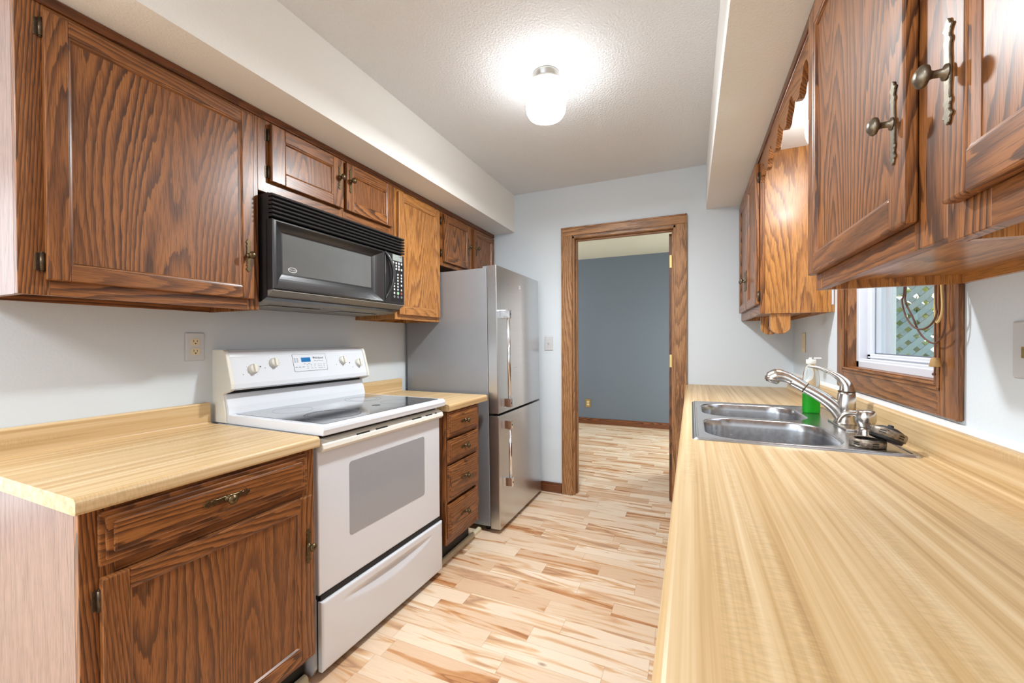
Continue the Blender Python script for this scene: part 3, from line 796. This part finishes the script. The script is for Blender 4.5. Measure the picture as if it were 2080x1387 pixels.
# backguard
b = B(); b.prism([(-.556, .905), (-.551, .925), (-.556, .950), (-.572, 1.000), (-.576, 1.004), (-.62, 1.004), (-.62, .905)], -HW+.004, HW-.004, 'xz'); L(b, 'riser', WHITE)
b = B(); b.box(-.62, -.585, -HW+.010, HW-.010, 1.000, 1.026); L(b, 'vent_gap', BLACKD)
con = [(-.535, 1.021), (-.527, 1.028), (-.528, 1.046), (-.560, 1.160), (-.568, 1.178), (-.582, 1.187), (-.600, 1.189), (-.650, 1.187), (-.650, 1.021)]
b = B(); b.prism(con, -HW+.012, HW-.012, 'xz'); cons = L(b, 'control_console', WHITE)
cap = [(-.540, 1.017), (-.530, 1.019), (-.522, 1.028), (-.523, 1.048), (-.556, 1.164), (-.565, 1.182), (-.580, 1.190), (-.652, 1.190), (-.652, .886), (-.558, .886), (-.562, .925), (-.572, .965), (-.580, 1.000), (-.572, 1.008), (-.552, 1.012)]
for s in (-1, 1):
    b = B(); ya, yb = sorted((s*(HW-.012), s*(HW+.004))); b.prism(cap, ya, yb, 'xz', bev=.003, seg=2); L(b, 'end_cap', WHITEW)
CN = Vector((math.cos(math.atan2(.032, .114)), 0, math.sin(math.atan2(.032, .114))))   # console face normal
def cpt(y, z, up=0.): 
    n = -.528 + (z-1.046)/(1.160-1.046)*(-.032)
    return Vector((n, y, z)) + CN*up
TY = 0.; KY = lambda y: y - 1.443 + .016
for (wy, wz) in ((1.154, 1.103), (1.255, 1.125), (1.652, 1.120), (1.762, 1.102)):
    y = (wy-1.443)*.985 + .006; z = wz + .002
    b = B(); c = cpt(y, z)
    b.lathe([(.0225, 0), (.0225, .003), (.0205, .006), (.019, .013), (.0165, .0155), (0, .0155)], c, CN, 28)
    a2 = CN.cross(Vector((0, 1, 0))).normalized()
    P0 = c + CN*.014
    vs = []
    for hh, wd, ln in ((0, .0062, .019), (.009, .0042, .0175)):
        for sy, sl in ((-1, -1), (1, -1), (1, 1), (-1, 1)): vs.append(P0 + CN*hh + Vector((0, 1, 0))*sy*wd + a2*sl*ln)
    b.raw([tuple(v) for v in vs], [(0, 1, 2, 3), (4, 5, 6, 7), (0, 1, 5, 4), (1, 2, 6, 5), (2, 3, 7, 6), (3, 0, 4, 7)])
    L(b, 'knob', WHITEW, cons)
    m = B()
    for aa in range(-5, 6):
        q = c + Vector((0, 1, 0))*math.sin(aa*.5)*.029 + a2*math.cos(aa*.5)*(-.029)
        m.lathe([(.0011, 0), (.0011, .0004)], q, CN, 6)
    q = c + Vector((0, -.045, 0)) - a2*.022; m.lathe([(.0022, 0), (.0022, .0004)], q, CN, 8)
    L(m, 'dial_marks', GREYTXT, cons)
for y, z in ((-.245, 1.113), (.258, 1.106)): b = B(); b.lathe([(.0032, 0), (.0032, .001)], cpt(y, z), CN, 10); L(b, 'indicator_light', DARKTXT, cons)
# electronic panel
def on_con(y, z, up): 
    M4 = Matrix.Translation(cpt(y, z, up))
    a2 = CN.cross(Vector((0, 1, 0))).normalized()
    if a2.z < 0: a2 = -a2
    R = Matrix(((0, a2.x, CN.x, 0), (1, a2.y, CN.y, 0), (0, a2.z, CN.z, 0), (0, 0, 0, 1)))
    return M4 @ R
def slab(b, y0, y1, z0, z1, u0, u1, mat=0):
    V = [cpt(y, z, u) for u in (u0, u1) for y, z in ((y0, z0), (y1, z0), (y1, z1), (y0, z1))]
    b.raw([tuple(v) for v in V], [(0, 1, 2, 3), (4, 5, 6, 7), (0, 1, 5, 4), (1, 2, 6, 5), (2, 3, 7, 6), (3, 0, 4, 7)], mat=mat)
b = B(); slab(b, -.082, .106, 1.080, 1.160, -.001, .0010)
for (y0, y1, z0, z1) in ((-.083, .107, 1.1595, 1.1605), (-.083, .107, 1.0790, 1.0800), (-.083, -.082, 1.079, 1.1605), (.106, .107, 1.079, 1.1605)): slab(b, y0, y1, z0, z1, 0, .0016, 1)
epan = L(b, 'touch_panel', [WHITE, GREYTXT], cons)
b = B(); slab(b, -.038, .014, 1.123, 1.144, .0005, .0016); L(b, 'display', BLUE, epan)
text('brand_lettering', 'Whirlpool', .0145, on_con(.060, 1.140, .0012), DARKTXT, epan, world=False)
b = B(); slab(b, .030, .036, 1.1405, 1.1465, .001, .0014); L(b, 'logo_mark', simple('logo_green', lin(90, 140, 120), .5), epan)
b = B()
for i in range(4):
    for j in range(2): slab(b, -.076 + j*.013, -.068 + j*.013 , 1.122 + i*.0058, 1.1245 + i*.0058, .001, .0014)
for j, yy in enumerate((-.076, -.058, -.038)): slab(b, yy, yy+.012, 1.098, 1.1005, .001, .0014)
for yy in (-.012, .010, .030, .052, .066, .084):
    for z in (1.090, 1.100, 1.108): slab(b, yy, yy+random.uniform(.006, .012), z, z+.0018, .001, .0014)
for yy in (.034, .048, .062, .076): slab(b, yy, yy+.011, 1.1245, 1.1265, .001, .0014)
slab(b, -.028, -.018, 1.113, 1.115, .001, .0014); slab(b, -.002, .008, 1.113, 1.115, .001, .0014)
L(b, 'printed_lettering', GREYTXT, epan)
# oven door
DN = -.034
b = B(); b.box(DN-.028, DN, -HW+.004, HW-.004, .302, .830, .005, seg=2); dr = L(b, 'oven_door', WHITE)
b = B(); b.prism(rrect(-.232, .245, .462, .752, .014, 4), DN-.003, DN+.0012, 'yz', bev=.0006, seg=1); L(b, 'window', OVENW, dr)
b = B()
hp = [(DN-.02, .822), (DN-.001, .822), (DN+.020, .826), (DN+.027, .836), (DN+.024, .850), (DN+.012, .860), (DN-.006, .866), (DN-.02, .866)]
b.prism(hp, -HW+.005, HW-.005, 'xz', bev=.004, seg=2); hd = L(b, 'handle', WHITEW, dr)
for y0, y1 in ((-.21, -.14), (-.105, -.035), (.13, .20), (.235, .285), (.31, .325)):
    b = B()
    P = [Vector((DN+.0205, 0, .8531)), Vector((DN+.0155, 0, .8576))]; nn = Vector((.65, 0, .76))*.0008
    V = [(p + nn*k + Vector((0, y, 0))) for k in (-1, 1) for p, y in ((P[0], y0), (P[0], y1), (P[1], y1), (P[1], y0))]
    b.raw([tuple(v) for v in V], [(0, 1, 2, 3), (4, 5, 6, 7), (0, 1, 5, 4), (1, 2, 6, 5), (2, 3, 7, 6), (3, 0, 4, 7)])
    L(b, 'vent_slot', BLACKD, dr)
# storage drawer with scooped grip
b = B(); N1, N2 = 72, 48; y0, y1, z0, z1 = -HW+.004, HW-.004, .030, .283; DF = -.018
V = []; Fs = []
for i in range(N1+1):
    for j in range(N2+1):
        y = y0 + (y1-y0)*i/N1; z = z0 + (z1-z0)*j/N2
        half = .285; zu = .238; dep = 0
        if abs(y) < half:
            zl = zu - .046*(1-(y/half)**2)
            if z < zu and z > zl: dep = .017*(z-zl)/(.046)
            elif z >= zu: dep = max(0, .017*(zu-zl)/.046*(1-(z-zu)/.012))
        ed = min(i/N1, 1-i/N1)*(y1-y0), min(j/N2, 1-j/N2)*(z1-z0); e = min(ed)
        rnd = .004*(1-min(1, e/.006))**2
        V.append((DF - dep - rnd, y, z))
idx = lambda i, j: i*(N2+1)+j
for i in range(N1):
    for j in range(N2): Fs.append((idx(i, j), idx(i+1, j), idx(i+1, j+1), idx(i, j+1)))
nb = len(V)
V += [(DF-.022, y0, z0), (DF-.022, y1, z0), (DF-.022, y1, z1), (DF-.022, y0, z1)]
Fs += [tuple([idx(i, 0) for i in range(N1+1)] + [nb+1, nb]), tuple([idx(i, N2) for i in range(N1+1)] + [nb+2, nb+3]), tuple([idx(0, j) for j in range(N2+1)] + [nb+3, nb]), tuple([idx(N1, j) for j in range(N2+1)] + [nb+2, nb+1]), (nb, nb+1, nb+2, nb+3)]
b.raw(V, Fs, smooth=False); o = L(b, 'storage_drawer', WHITE)
for p in o.data.polygons[:N1*N2]: p.use_smooth = True

# ------------------------------------------------------------------ refrigerator
t = thing('refrigerator', 'stainless steel bottom-freezer refrigerator beside the doorway', 'refrigerator', (-1.098, 2.722, 0), (0, math.radians(-.75), 0))
b = B(); b.box(-.700, -.070, -.384, .384, .040, 1.690, .004, seg=2); L(b, 'body', FSIDE)
b = B(); b.box(-.072, -.064, -.380, .380, .045, 1.685); L(b, 'gasket', BLACKD)
for y in (-.33, .33):
    for x in (-.11, -.64): b = B(); b.cyl((x, y, .004), (x, y, .045), .020, 14); L(b, 'foot', RUBBER)
def fdoor(name, z0, z1):
    b = B()
    P = [(-.064, -.388), (-.004, -.388)] + [(0.0, -.384)] + [(.0015*(1-(k/10)**2)*1.0, .384*k/10) for k in range(-9, 10)] + [(0., .384), (-.004, .388), (-.064, .388)]
    b.prism(P, z0, z1, 'xy', bev=.003, seg=2)
    return L(b, name, STEEL)
d1 = fdoor('refrigerator_door', .762, 1.702); d2 = fdoor('freezer_door', .030, .748)
def fhandle(parent, z0, z1):
    y = -.325
    b = B(); b.cyl((.052, y, z0+.01), (.052, y, z1-.01), .0105, 18)
    for za, zb in ((z0, z0+.055), (z1-.055, z1)): b.box(.000, .066, y-.0135, y+.0135, za, zb, .003, seg=2)
    L(b, 'handle', CHROME, parent)
    for zc in (z0+.027, z1-.027): b = B(); b.lathe([(.006, 0), (.006, .0006)], (.066, y, zc), (1, 0, 0), 12); L(b, 'set_screw', BLACKD, parent)
fhandle(d1, .800, 1.420); fhandle(d2, .295, .715)
b = B(); b.box(.0015, .0032, -.012, .012, 1.605, 1.613); b.box(.0015, .0032, -.012, .012, 1.590, 1.600); L(b, 'badge', WHTXT, d1)
b = B(); b.box(-.11, -.075, -.36, -.31, 1.690, 1.706, .002); L(b, 'hinge_cover', FSIDE)

# ------------------------------------------------------------------ sink
def loop(rr, x0, x1, y0, y1, z, n=10): return [(x, y, z) for x, y in rrect(x0, x1, y0, y1, rr, n)]
def make_sink():
    t = thing('kitchen_sink', 'double bowl stainless steel sink set in the long countertop', 'sink', ((SX0+SX1)/2, (SY0+SY1)/2, CTR))
    zr = CTR+.0045
    tb = bmesh.new()
    out = [tb.verts.new(v) for v in loop(.012, SX0+.006, SX1-.006, SY0+.006, SY1-.006, zr, 4)]
    bowls = [(.040, .418, 1.432, 1.806), (.040, .418, 1.846, 2.212)]
    inn = []
    def ledge(vs): return [tb.edges.new((vs[i], vs[(i+1) % len(vs)])) for i in range(len(vs))]
    ed = ledge(out)
    for bx in bowls:
        v = [tb.verts.new(q) for q in loop(.105, *bx, zr, 12)]; inn.append(v); ed += ledge(v)
    bmesh.ops.triangle_fill(tb, use_beauty=True, use_dissolve=False, edges=ed)
    # drop faces inside the bowls
    for f in list(tb.faces):
        c = f.calc_center_median()
        for bx in bowls:
            if all(any(v in s for s in (set(inn[bowls.index(bx)]),)) for v in f.verts): 
                tb.faces.remove(f); break
    o2 = [tb.verts.new(v) for v in loop(.018, SX0, SX1, SY0, SY1, CTR+.0003, 4)]
    n = len(out)
    for i in range(n): f = tb.faces.new([out[i], out[(i+1) % n], o2[(i+1) % n], o2[i]])
    bmesh.ops.recalc_face_normals(tb, faces=tb.faces)
    b = B(); b._add(tb); rim = b.build('rim', STEELS, t)
    for bx in bowls:
        b = B(); V = []; Fs = []
        prof = [(0, 0), (.002, -.001), (.005, -.006), (.008, -.03), (.014, -.10), (.020, -.140), (.030, -.165), (.050, -.178), (.085, -.183)]
        N = None
        for ins, dz in prof:
            rr = max(.02, .105 - ins); lp = loop(rr, bx[0]+ins, bx[1]-ins, bx[2]+ins, bx[3]-ins, zr+dz, 12); N = len(lp); V += lp
        for k in range(len(prof)-1):
            for i in range(N):
                j = (i+1) % N; Fs.append((k*N+i, k*N+j, (k+1)*N+j, (k+1)*N+i))
        Fs.append(tuple(range((len(prof)-1)*N, len(prof)*N)))
        b.raw(V, Fs, smooth=True); b.build('bowl', STEELS, t)
        b = B(); cx, cy = (bx[0]+bx[1])/2, (bx[2]+bx[3])/2
        b.lathe([(.055, .002), (.045, .003), (.040, -.004), (.012, -.010), (0, -.010)], (cx, cy, zr-.183), (0, 0, 1), 28, cap=False); b.build('drain', CHROME, t)
    b = B()   # raised bead just inside the rim
    for (x0, x1, y0, y1) in ((SX0+.010, SX0+.018, SY0+.012, SY1-.012), (SX1-.018, SX1-.010, SY0+.012, SY1-.012), (SX0+.012, SX1-.012, SY0+.010, SY0+.018), (SX0+.012, SX1-.012, SY1-.018, SY1-.010)):
        b.box(x0, x1, y0, y1, zr-.001, zr+.0022, .002, seg=2)
    b.build('bead', STEELS, t)
make_sink()
ZS = CTR+.0046

# ------------------------------------------------------------------ faucet
t = thing('kitchen_faucet', 'brushed nickel pull-out faucet with a curved lever behind the sink bowls', 'faucet', (.500, 1.810, ZS))
b = B(); b.prism(rrect(.470, .530, 1.70, 1.92, .029, 8), ZS, ZS+.006, 'xy', bev=.002, seg=2); b.build('escutcheon', NICKEL, t)
b = B(); b.lathe([(.034, .006), (.033, .012), (.029, .020), (.0275, .030), (.0270, .034), (.0285, .036), (.028, .075), (.0255, .110), (.024, .118)], (.500, 1.815, ZS), (.04, -.0, 1), 28); b.build('body', NICKEL, t)
b = B(); b.tube([(.497, 1.815, ZS+.025), (.474, 1.822, ZS+.062), (.436, 1.833, ZS+.096), (.395, 1.846, ZS+.122), (.350, 1.860, ZS+.148)], [.025, .024, .0210, .0188, .0186], 18); sp = b.build('spout', NICKEL, t)
b = B(); b.tube([(.392, 1.847, ZS+.124), (.352, 1.860, ZS+.152), (.328, 1.868, ZS+.163), (.304, 1.875, ZS+.166), (.286, 1.880, ZS+.155)], [.0192, .0186, .0212, .0265, .0262], 18)
b.lathe([(.0250, -.006), (.0272, .004), (.0245, .014), (.019, .019), (0, .019)], (.292, 1.878, ZS+.157), (-.33, .05, -.94), 20); b.build('spray_head', NICKEL, t)
b = B(); b.lathe([(.0192, 0), (.0196, .002), (.0192, .004)], (.392, 1.847, ZS+.124), (-.85, .26, .5), 18); b.build('seam_ring', DARKMET, t)
b = B(); b.lathe([(.0245, .118), (.0255, .120), (.0245, .122)], (.500, 1.815, ZS), (.04, 0, 1), 24); b.build('collar', DARKMET, t)
b = B(); b.tube([(.506, 1.815, ZS+.118), (.503, 1.817, ZS+.142), (.488, 1.822, ZS+.166), (.462, 1.830, ZS+.186), (.430, 1.840, ZS+.200), (.398, 1.850, ZS+.206)], [(.0235, .0235), (.021, .019), (.015, .012), (.0115, .008), (.0090, .0055), (.006, .004)], 16, up=(1, 0, .2)); b.build('lever', NICKEL, t)

# soap dispenser
t = thing('soap_dispenser', 'brushed nickel built-in soap dispenser beside the faucet', 'soap dispenser', (.496, 1.612, ZS))
b = B(); b.lathe([(.0235, 0), (.0235, .002), (.0215, .006), (.0185, .022), (.0170, .032)], (.496, 1.612, ZS), (0, 0, 1), 24); b.build('base', NICKEL, t)
b = B(); b.lathe([(.0195, .032), (.0195, .039), (.0225, .042), (.0262, .053), (.0260, .066), (.0235, .080), (.0215, .083), (0, .084)], (.496, 1.612, ZS), (0, 0, 1), 24)
b.tube([(.490, 1.613, ZS+.069), (.468, 1.617, ZS+.073), (.450, 1.620, ZS+.070), (.437, 1.622, ZS+.058), (.430, 1.623, ZS+.042)], [(.011, .011), (.0095, .0085), (.0085, .0075), (.0075, .0065), (.006, .0055)], 14); b.build('pump_head', NICKEL, t)

# ------------------------------------------------------------------ strainers resting at the sink corner
def strainer(name, label, c, rot, top=False, R=.041, H=.021):
    t = thing(name, label, 'sink strainer', c, rot)
    b = B(); b.lathe([(R-.003, 0), (R, .001), (R, H-.003), (R-.002, H), (R-.010, H+.001), (R-.012, H-.001), (R-.010, H-.003), (R-.003, H-.004), (R-.003, .001)], (0, 0, 0), (0, 0, 1), 40, cap=False); L(b, 'ring', TARN, t)
    for k in range(6):
        for zz in (.006, .012):
            b = B(); a = k*PI/3 + .2
            for j in range(4):
                aa = a + j*.09; bb2 = aa+.09
                V = [((R+d)*math.cos(x), (R+d)*math.sin(x), z) for d in (-.002, .0004) for x, z in ((aa, zz), (bb2, zz), (bb2, zz+.0028), (aa, zz+.0028))]
                b.raw(V, [(0, 1, 2, 3), (4, 5, 6, 7), (0, 1, 5, 4), (1, 2, 6, 5), (2, 3, 7, 6), (3, 0, 4, 7)])
            L(b, 'slot', BLACKD, t)
    b = B(); b.lathe(([(R-.006, -.007), (R-.004, -.004), (R-.005, .004), (.034, .016), (.031, .024), (.018, .030), (.007, .032), (.006, .037), (0, .0375)] if top else [(R-.004, .003), (R-.006, .006), (.02, .010), (.018, .013), (.008, .016), (0, .0165)]), (0, 0, 0), (0, 0, 1), 28); L(b, 'stopper', RUBBER, t)
    return t
s1 = strainer('sink_strainer', 'tarnished slotted sink strainer lying flat on the sink deck', (.460, 1.482, ZS+.0006), (0, 0, .3))
strainer('sink_strainer', 'tarnished slotted sink strainer tilted on top of the flat one, black stopper showing', (.496, 1.466, ZS+.0300), (math.radians(4), math.radians(23), .6), True)

# ------------------------------------------------------------------ dish soap bottle
t = thing('dish_soap_bottle', 'clear bottle with a little green dish soap and white flip cap', 'bottle', (.458, 2.075, ZS))
bx, by = .458, 2.075
def sup(rx, ry, z, n=28): 
    return [(bx+rx*math.copysign(abs(math.cos(a))**.75, math.cos(a)), by+ry*math.copysign(abs(math.sin(a))**.75, math.sin(a)), z) for a in [2*PI*k/n for k in range(n)]]
def shell(levels, cap=True):
    b = B(); V = []; Fs = []; N = 28
    for rx, ry, z in levels: V += sup(rx, ry, z)
    for k in range(len(levels)-1):
        for i in range(N): Fs.append((k*N+i, k*N+(i+1) % N, (k+1)*N+(i+1) % N, (k+1)*N+i))
    Fs.append(tuple(range(N))); Fs.append(tuple(range((len(levels)-1)*N, len(levels)*N)))
    b.raw(V, Fs, smooth=True); return b
shell([(.028, .020, ZS+.0005), (.031, .022, ZS+.003), (.0315, .0225, ZS+.02), (.0305, .022, ZS+.09), (.029, .021, ZS+.14), (.026, .020, ZS+.17), (.022, .018, ZS+.19), (.014, .014, ZS+.200), (.013, .013, ZS+.206)]).build('bottle', CLEARP, t)
shell([(.0265, .0185, ZS+.0018), (.0295, .0205, ZS+.004), (.0300, .0210, ZS+.02), (.0293, .0208, ZS+.078), (.0292, .0207, ZS+.080)]).build('soap', GREENL, t)
b = B(); b.lathe([(.0175, .204), (.0180, .206), (.0180, .220), (.0170, .222), (0, .222)], (bx, by, ZS), (0, 0, 1), 22); b.lathe([(.006, .222), (.0045, .230), (0, .230)], (bx-.003, by, ZS), (0, 0, 1), 12)
b.box(bx+.010, bx+.034, by-.010, by+.010, ZS+.224, ZS+.230, .002); b.build('flip_cap', WHITEW, t)

# ------------------------------------------------------------------ lamps
t = thing('ceiling_lamp', 'lit white glass jar ceiling lamp in the middle of the kitchen', 'ceiling lamp', (-.606, 1.80, ZC))
b = B(); b.lathe([(.062, 0), (.062, -.006), (.052, -.020), (.050, -.040), (.054, -.044)], (-.606, 1.80, ZC-.0005), (0, 0, 1), 36); b.build('canopy', NICKEL, t)
b = B(); b.lathe([(.050, -.040), (.062, -.046), (.093, -.058), (.098, -.072), (.097, -.080)], (-.606, 1.80, ZC), (0, 0, 1), 40, cap=False); b.build('shade_shoulder', emit('lamp_shoulder_lit', (.95, .98, 1., 1), 2.5), t)
b = B(); b.lathe([(.0965, -.0801), (.092, -.100), (.090, -.150), (.087, -.175), (.076, -.192), (.055, -.203), (0, -.206)], (-.606, 1.80, ZC), (0, 0, 1), 40); b.build('shade', LAMPW, t)
def bulb(name, loc, size, power, col, parent):
    l = bpy.data.lights.new(name, 'AREA'); l.shape = 'DISK'; l.size = size; l.energy = power; l.color = col
    o = bpy.data.objects.new(name, l); C.objects.link(o); o.parent = parent; o.location = Vector(loc) - Vector(parent.location)
bulb('bulb', (-.606, 1.80, ZC-.2075), .13, 18, (.93, .975, 1.), t)
t = thing('globe_lamp', 'lit white globe lamp under the soffit behind the scalloped valance', 'lamp', (.487, 1.90, SOFF))
b = B(); b.lathe([(.055, 0), (.055, -.012), (.045, -.03)], (.487, 1.90, SOFF-.0005), (0, 0, 1), 28); b.build('base', NICKEL, t)
b = B(); b.sphere((.487, 1.90, SOFF-.112), .088, seg=32); b.build('globe', GLOBE, t)
bulb('bulb', (.487, 1.90, SOFF-.2015),   .08, 1.2, (.97, .98, 1.), t)

# ------------------------------------------------------------------ plates, outlets, switches
def plate(name, label, cat, c, n, mat, kind, dev=IVORY, W=.070, H=.114):
    """plate centred at c facing n ('+x','-x','-y')"""
    t = thing(name, label, cat, c)
    R = {'+x': Matrix(((0, 0, 1), (1, 0, 0), (0, 1, 0))), '-x': Matrix(((0, 0, -1), (-1, 0, 0), (0, 1, 0))), '-y': Matrix(((1, 0, 0), (0, 0, -1), (0, 1, 0)))}[n]
    mp = lambda q: tuple(R @ Vector(q))
    b = B(); b.x = mp; b.box(-W/2, W/2, -H/2, H/2, .0003, .006, .0035, seg=2); L(b, 'cover_plate', mat, t)
    if kind == 'duplex':
        for s in (-1, 1):
            b = B(); b.x = mp; b.prism(rrect(-.0165, .0165, s*.0195-.0140, s*.0195+.0140, .0095, 6), .004, .0085, 'xy', bev=.0006, seg=1); r = L(b, 'receptacle', dev, t)
            b = B(); b.x = mp; b.box(-.0075, -.0055, s*.0195-.001, s*.0195+.008, .0080, .0088); b.box(.0052, .0072, s*.0195-.0005, s*.0195+.007, .0080, .0088); b.lathe([(.0028, 0), (.0028, .0008)], (0, s*.0195-.0065, .0080), (0, 0, 1), 10); L(b, 'slot', BLACKD, r)
        b = B(); b.x = mp; b.lathe([(.003, 0), (.003, .0006)], (0, 0, .0058), (0, 0, 1), 10); L(b, 'screw', PLATE, t)
    elif kind == 'toggle':
        b = B(); b.x = mp; b.box(-.006, .006, -.013, .013, .005, .0068, .0005); b.box(-.0045, .0045, -.002, .008, .006, .016, .001); L(b, 'toggle', dev, t)
        b = B(); b.x = mp
        for s in (-1, 1): b.lathe([(.003, 0), (.003, .0006)], (0, s*.030, .0058), (0, 0, 1), 10)
        L(b, 'screw', PLATE, t)
    elif kind == 'rocker':
        b = B(); b.x = mp; b.box(-.0165, .0165, -.033, .033, .005, .0085, .001); L(b, 'rocker', dev, t)
    elif kind == 'toggle_sideways':
        b = B(); b.x = mp; b.box(-.030, .030, -.006, .006, .005, .0075, .0008); b.box(-.006, .006, -.016, .004, .006, .020, .001); L(b, 'toggle', dev, t)
    return t
plate('wall_outlet', 'stainless plate outlet with two cream receptacles beside the range', 'outlet', (WL, 1.009, 1.203), '+x', PLATE, 'duplex')
plate('light_switch', 'steel light switch plate between refrigerator and doorway', 'switch', (-1.052, YE, 1.203), '-y', PLATE, 'toggle', PLATE)
plate('light_switch', 'slim ivory switch plate in the corner below the honey oak cabinet', 'switch', (WR, 2.889, 1.203), '-x', IVORY, 'rocker')
plate('light_switch', 'steel switch plate with a brass toggle, at the picture edge past the window', 'switch', (WR, 1.124, 1.197), '-x', PLATE, 'toggle_sideways', BRASSY, W=.116)
plate('wall_outlet', 'small brass outlet low on the slate wall beyond the doorway', 'outlet', (-1.397, 6.05, .301), '-y', BRASSY, 'duplex', W=.078, H=.120)

# ------------------------------------------------------------------ blind cords
cy = .572
o = B().tube([(cy, 1.565, 1.62), (cy, 1.563, 1.376), (cy-.003, 1.557, 1.330), (cy, 1.521, 1.281), (cy+.002, 1.491, 1.240), (cy+.001, 1.446, 1.216), (cy, 1.398, 1.210), (cy-.004, 1.352, 1.246), (cy-.006, 1.346, 1.337), (cy-.004, 1.350, 1.42), (cy-.004, 1.352, 1.62)], .0022, 8).build('looped_string', CORDB); tag(o, 'long brown blind cord looping lowest across the window', 'cord', None)
o = B().tube([(cy-.012, 1.541, 1.62), (cy-.012, 1.539, 1.373), (cy-.012, 1.552, 1.330), (cy-.012, 1.527, 1.283), (cy-.012, 1.480, 1.252), (cy-.012, 1.434, 1.246), (cy-.012, 1.392, 1.258), (cy-.012, 1.368, 1.285), (cy-.012, 1.374, 1.33), (cy-.012, 1.376, 1.62)], .0022, 8).build('looped_string', CORDB); tag(o, 'brown blind cord hanging in the higher, shorter loop across the window', 'cord')
o = B().tube([(cy-.008, 1.362, 1.62), (cy-.008, 1.358, 1.38), (cy-.009, 1.350, 1.30), (cy-.008, 1.362, 1.272), (cy-.008, 1.378, 1.262), (cy-.007, 1.388, 1.30), (cy-.007, 1.384, 1.38), (cy-.007, 1.384, 1.62)], .0026, 8).build('looped_string', CORDC); tag(o, 'cream blind cord bundled against the window casing', 'cord')
t = thing('blind_tassel', 'wooden blind tassel dangling on a brown cord near the window sill', 'tassel', (cy, 1.402, 1.15))
B().tube([(cy, 1.402, 1.62), (cy, 1.402, 1.343), (cy, 1.404, 1.28), (cy, 1.402, 1.170)], .0018, 8).build('cord', CORDB, t)
b = B(); b.lathe([(.0075, 0), (.0085, -.002), (.0125, -.022), (.0115, -.0235), (0, -.0235)], (cy, 1.402, 1.172), (0, 0, 1), 18); b.build('wooden_bell', LIGHTWOOD, t)
b = B(); b.tube([(cy, 1.402, 1.150), (cy, 1.403, 1.143), (cy, 1.408, 1.132)], .0016, 8); b.sphere((cy, 1.409, 1.129), .0042, seg=12); b.build('knot', CORDB, t)
b = B(); b.box(.582, .588, 2.283, 2.293, 1.378, 1.47, .001); o = b.build('blind_wand', VINYL); tag(o, 'short white rod hanging at the window corner below the honey oak cabinet', 'rod')

# ------------------------------------------------------------------ outside the sink window
b = B(); b.box(WR+.14, 14, -6, 14, -.35, -.30); struct('lawn', b, LAWN)
b = B(); b.box(.93, 1.052, 2.98, 3.10, -.30, 2.7, .004); b.box(.945, 1.03, 2.972, 2.98, -.3, 2.7, .003); b.box(.975, 1.000, 2.966, 2.973, -.3, 2.7, .002)
o = b.build('porch_post', SIDING); tag(o, 'white porch post outside the sink window', 'post')
# lattice: two layers of diagonal slats
t = thing('lattice_panel', 'blue green garden lattice screen seen through the sink window', 'lattice', (2.0, 3.42, -.30))
sl = B(); x0, x1, z0, z1 = 1.02, 3.1, -.28, 2.2; pitch = .084; wd = .032
def clip_slat(b, c, sgn, yy):
    # centre line z = sgn*(x - c)
    h = wd/2*1.4142
    P = [(x0, sgn*(x0-c)-h), (x1, sgn*(x1-c)-h), (x1, sgn*(x1-c)+h), (x0, sgn*(x0-c)+h)]
    for lim, keep in ((z0, 1), (z1, -1)):
        Q = []
        for i in range(len(P)):
            p, q = P[i], P[(i+1) % len(P)]; ip = (p[1]-lim)*keep >= 0; iq = (q[1]-lim)*keep >= 0
            if ip: Q.append(p)
            if ip != iq: u = (lim-p[1])/(q[1]-p[1]); Q.append((p[0]+u*(q[0]-p[0]), lim))
        P = Q
        if len(P) < 3: return
    b.prism(P, yy, yy+.008, 'xz')
k = -3.0
while k < 6.0:
    clip_slat(sl, k, 1, 3.42); clip_slat(sl, k+.3, -1, 3.429); k += pitch
sl.build('slats', TEAL, t)
b = B(); b.box(1.02, 3.1, 3.405, 3.445, 2.18, 2.26); b.box(1.02, 3.1, 3.405, 3.445, -.30, -.24); b.box(3.06, 3.14, 3.405, 3.445, -.3, 2.26); b.build('frame', TEAL, t)
# hedge beyond it
b = B(); V = []; Fs = []
for k in range(3500):
    c = Vector((random.uniform(.95, 5.0), random.uniform(3.9, 5.8), random.uniform(-.3, 2.7)))
    if k > 2500: c = Vector((random.uniform(3.6, 5.2), random.uniform(-2.5, 4.2), random.uniform(-.3, 2.5)))
    r = random.uniform(.06, .15); e = Euler((random.uniform(0, 6), random.uniform(0, 6), random.uniform(0, 6))).to_matrix()
    i0 = len(V)
    for q in ((-r, 0, 0), (-r*.3, r*.45, .01), (r*.5, r*.38, .01), (r*1.2, 0, -.02), (r*.5, -r*.38, .01), (-r*.3, -r*.45, .01)): V.append(tuple(c + e @ Vector(q)))
    Fs.append(tuple(range(i0, i0+6)))
b.raw(V, Fs, recalc=False)
o = b.build('hedge_foliage', LEAF); o['kind'] = 'stuff'; o['label'] = 'bright green hedge foliage outside behind the lattice'
